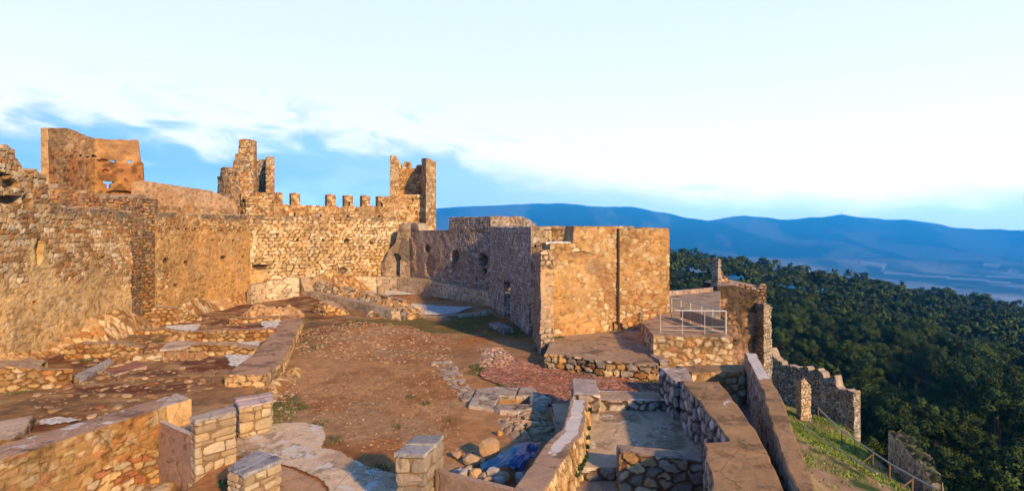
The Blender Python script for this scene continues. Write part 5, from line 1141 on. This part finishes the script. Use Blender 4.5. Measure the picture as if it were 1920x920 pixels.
o = mb.build('grass', M_LEAF); tag(o, 'short green grass tufts in the courtyard', 'grass', kind='stuff')
rg = np.random.RandomState(10); mb = MB()
for i in range(14000):
    y = rg.uniform(20, 47); x = np.interp(y, [20, 46], [11, 24])+rg.uniform(-3, 7)
    if fbm(np.array([x*.5]), np.array([y*.5]), seed=61, o=5)[0] < .45: continue
    tuft(mb, (x, y, float(terrain_z(x, y))), .25, 2, rg, (.22, .31, .05) if rg.rand() < .7 else (.10, .15, .03), .10, .022)
o = mb.build('grass', M_LEAF); tag(o, 'bright green grass on the fenced slope below the parapet', 'grass', kind='stuff')

# ================================================================== PINE WOOD
M_PINE = mat('pine_needles', fine=.3, bump=.0, bscale=2, rough=.85, spec=.08)
def vary_trees():
    t = M_PINE.node_tree; b = NB(t)
    na = b.n('ShaderNodeAttribute'); na.attribute_name = 'outward'
    vt = b.n('ShaderNodeVectorTransform', vector_type='NORMAL', convert_from='OBJECT', convert_to='WORLD'); b.put(vt.inputs[0], na.outputs['Vector'])
    ge = b.n('ShaderNodeNewGeometry'); sc1 = b.n('ShaderNodeVectorMath', operation='SCALE'); b.put(sc1.inputs[0], ge.outputs['Normal']); sc1.inputs['Scale'].default_value = .35
    ad = b.n('ShaderNodeVectorMath', operation='ADD'); b.put(ad.inputs[0], vt.outputs[0]); b.put(ad.inputs[1], sc1.outputs[0])
    nm = b.n('ShaderNodeVectorMath', operation='NORMALIZE'); b.put(nm.inputs[0], ad.outputs[0])
    pp = next(n for n in t.nodes if n.type == 'BSDF_PRINCIPLED'); b.put(pp.inputs['Normal'], nm.outputs[0])
    b = NB(t); oi = b.n('ShaderNodeObjectInfo'); pr = next(n for n in t.nodes if n.type == 'BSDF_PRINCIPLED')
    src = pr.inputs['Base Color'].links[0].from_socket
    c = b.mix(oi.outputs['Random'], (.60, .70, .85, 1), (1.2, 1.12, .80, 1)); b.put(pr.inputs['Base Color'], b.mix(1.0, src, c, 'MULTIPLY'))
vary_trees()
M_BARK = mat('bark', False, (.10, .075, .055), .9, .3)
NR = {}
def set_out(me, N):
    at = me.attributes.new('outward', 'FLOAT_VECTOR', 'POINT'); at.data.foreach_set('vector', np.asarray(N, np.float32).ravel())
def crown_mesh(seed, nleaf, tall=False):
    Nn = []
    rg = np.random.RandomState(seed); mb = MB()
    V = []; F = []; C = []
    ncl = 38 if nleaf > 600 else 16
    cl = []
    for i in range(ncl):
        a = rg.uniform(0, 6.28); r = 2.1*math.sqrt(rg.rand()); z = rg.uniform(-1.0, 1.6)*(1-.25*r/2.1)
        if tall: r *= .35; z = rg.uniform(-3, 4)
        cl.append((r*math.cos(a), r*math.sin(a), z, rg.uniform(.45, .95)*(1.1-.15*abs(z)), rg.uniform(.65, 1.35)))
    for i in range(nleaf):
        c = cl[rg.randint(ncl)]; d = rg.normal(size=3); d /= np.linalg.norm(d); rr = c[3]*(rg.rand()**.35)
        p = np.array(c[:3])+d*rr*np.array((1, 1, .75)); s = rg.uniform(.04, .095)*(1 if nleaf > 600 else 3.0)
        u = rg.normal(size=3); u /= np.linalg.norm(u); v = np.cross(u, d+.3*rg.normal(size=3)); v /= np.linalg.norm(v)+1e-9
        b_ = len(V); V += [p-u*s, p+v*s*.9, p+u*s, p-v*s*.9]; F.append((b_, b_+1, b_+2, b_+3))
        k = c[4]*rg.uniform(.85, 1.15)
        w_ = d+.55*p/(np.linalg.norm(p)+.01); Nn += [w_/np.linalg.norm(w_)]*4
        C += [np.array((.066, .104, .030))*k]*4
    NR[seed] = np.array(Nn); return np.array(V), F, np.array(C)
def trunk_geo(mb, x, y, z, h):
    pts = [(0, 0, 0), (.1, .05, h*.4), (-.05, .1, h*.8), (.05, 0, h+1)]
    for a, b_ in zip(pts[:-1], pts[1:]):
        tube(mb, (x+a[0], y+a[1], z+a[2]), (x+b_[0], y+b_[1], z+b_[2]), .16*(1-.2*a[2]/h), (.1,.07,.05), 6)
crowns = []
for s_ in range(7):
    V, F, C = crown_mesh(400+s_, 8500); me = mk('crown', V, F, C, M_PINE); set_out(me.data, NR[400+s_]); crowns.append(me.data); bpy.data.objects.remove(me)
mb = MB(); trunk_geo(mb, 0, 0, 0, 4.2); t0 = mb.build('trunk', M_BARK); trunk_me = t0.data; bpy.data.objects.remove(t0)
rg = np.random.RandomState(77); trees = []
y = 34.0
while y < 300:
    x = y*.24-3
    while x < y*1.08+6:
        tx = x+rg.uniform(-1.7, 1.7)*(1+y/300); ty = y+rg.uniform(-1.7, 1.7)*(1+y/300)
        xf = float(np.interp(ty, [0, 24, 46, 52, 60, 300], [10.5, 19, 27.5, 25, 20, 10]))+5
        if tx > xf+ (3 if ty < 60 else 0) and tx/ty > .24:
            s = rg.uniform(.8, 1.25)+.7*rg.rand()**3; trees.append((tx, ty, s, rg.randint(7), rg.uniform(0, 6.28)))
        x += 4.3*(1+y/420)
    y += 4.0*(1+y/420)
trees.sort(key=lambda t: math.hypot(t[0], t[1]))
near = trees[:300]; rest = trees[300:]
print('TREES', len(trees))
proto = None
for i, (x, y, s, k, a) in enumerate(near):
    z = float(terrain_z(x, y)); hgt = s*1.0
    r = bpy.data.objects.new('pine_tree', None); col.objects.link(r); r.location = (x, y, z-.3); r.scale = (s, s, s*rg.uniform(.95, 1.15)); r.rotation_euler = (0, 0, a)
    tag(r, 'dark green round crowned pine in the wood covering the slope below the castle', 'pine tree', 'pines of the wood below the castle')
    for nm, me, zz in (('crown', crowns[k], 4.1), ('trunk', trunk_me, 0)):
        c = bpy.data.objects.new(nm, me); c.parent = r; c.location = (0, 0, zz); col.objects.link(c)
V, F, C = crown_mesh(500, 440); V2, F2, C2 = crown_mesh(501, 440)
mb = MB(); NN = []
for (x, y, s, k, a) in rest:
    z = float(terrain_z(x, y)); ca, sa = math.cos(a), math.sin(a); vv, ff, cc = ((V, F, C), (V2, F2, C2))[k % 2]
    W = np.stack([vv[:, 0]*ca-vv[:, 1]*sa, vv[:, 0]*sa+vv[:, 1]*ca, vv[:, 2]+4.7], 1)*s*1.1+np.array((x, y, z)); mb.add(W, ff, cc*rg.uniform(.5, 1.05)); nn0 = NR[500+k % 2]; NN.append(np.stack([nn0[:, 0]*ca-nn0[:, 1]*sa, nn0[:, 0]*sa+nn0[:, 1]*ca, nn0[:, 2]], 1))
o = mb.build('far_pines', M_PINE); set_out(o.data, np.concatenate(NN)); tag(o, 'distant pines merging into one wood up to the skyline of the near hill', 'pine wood', kind='stuff')
# slim cypress beyond the railing
cy = empty('cypress_tree', (P(1310, 150)[0], 150, float(terrain_z(52, 150))), 'slim dark cypress standing out between the building and the gatehouse ruin', 'cypress tree')
V, F, C = crown_mesh(510, 2600, True); V = V*np.array((.9, .9, 1.3))+np.array((0, 0, 6.5)); cc_ = mk('crown', V+np.array(cy.location), F, C*.6, M_PINE, cy); set_out(cc_.data, NR[510])
mb = MB(); tube(mb, cy.location, (cy.location[0], cy.location[1], cy.location[2]+5), .15, (.1,.07,.05), 6); mb.build('trunk', M_BARK, cy)
# mast on the ridge
mb = MB(); mx, my = P(1578, 5990); mz = float(terrain_z(mx, my)); tube(mb, (mx, my, mz-5), (mx, my, mz+52), 2.2, (.3,.3,.3), 6); o = mb.build('radio_mast', M_DARK); tag(o, 'thin radio mast on the summit of the far ridge', 'mast')

# ================================================================== HAZE
def haze():
    bottom = -262.0; top = HZ_TOP+6; x0, x1, y0, y1 = -7600, 7600, -7600, HZ_Y
    V = [(x0, y0, bottom), (x1, y0, bottom), (x1, y1, bottom), (x0, y1, bottom), (x0, y0, top), (x1, y0, top), (x1, y1, top), (x0, y1, top)]
    o = mk('haze', V, [(3, 2, 1, 0), (4, 5, 6, 7), (0, 1, 5, 4), (1, 2, 6, 5), (2, 3, 7, 6), (3, 0, 4, 7)])
    m = bpy.data.materials.new('haze_air'); m.use_nodes = True; t = m.node_tree; t.nodes.clear(); b = NB(t)
    v = b.n('ShaderNodeVolumePrincipled'); v.inputs['Color'].default_value = (.05, .50, 1.0, 1); v.inputs['Density'].default_value = HZ; v.inputs['Anisotropy'].default_value = .75
    out = b.n('ShaderNodeOutputMaterial'); t.links.new(v.outputs[0], out.inputs['Volume']); o.data.materials.append(m)
    tag(o, 'thin blue air between the castle and the mountains', 'haze', kind='stuff')
haze()
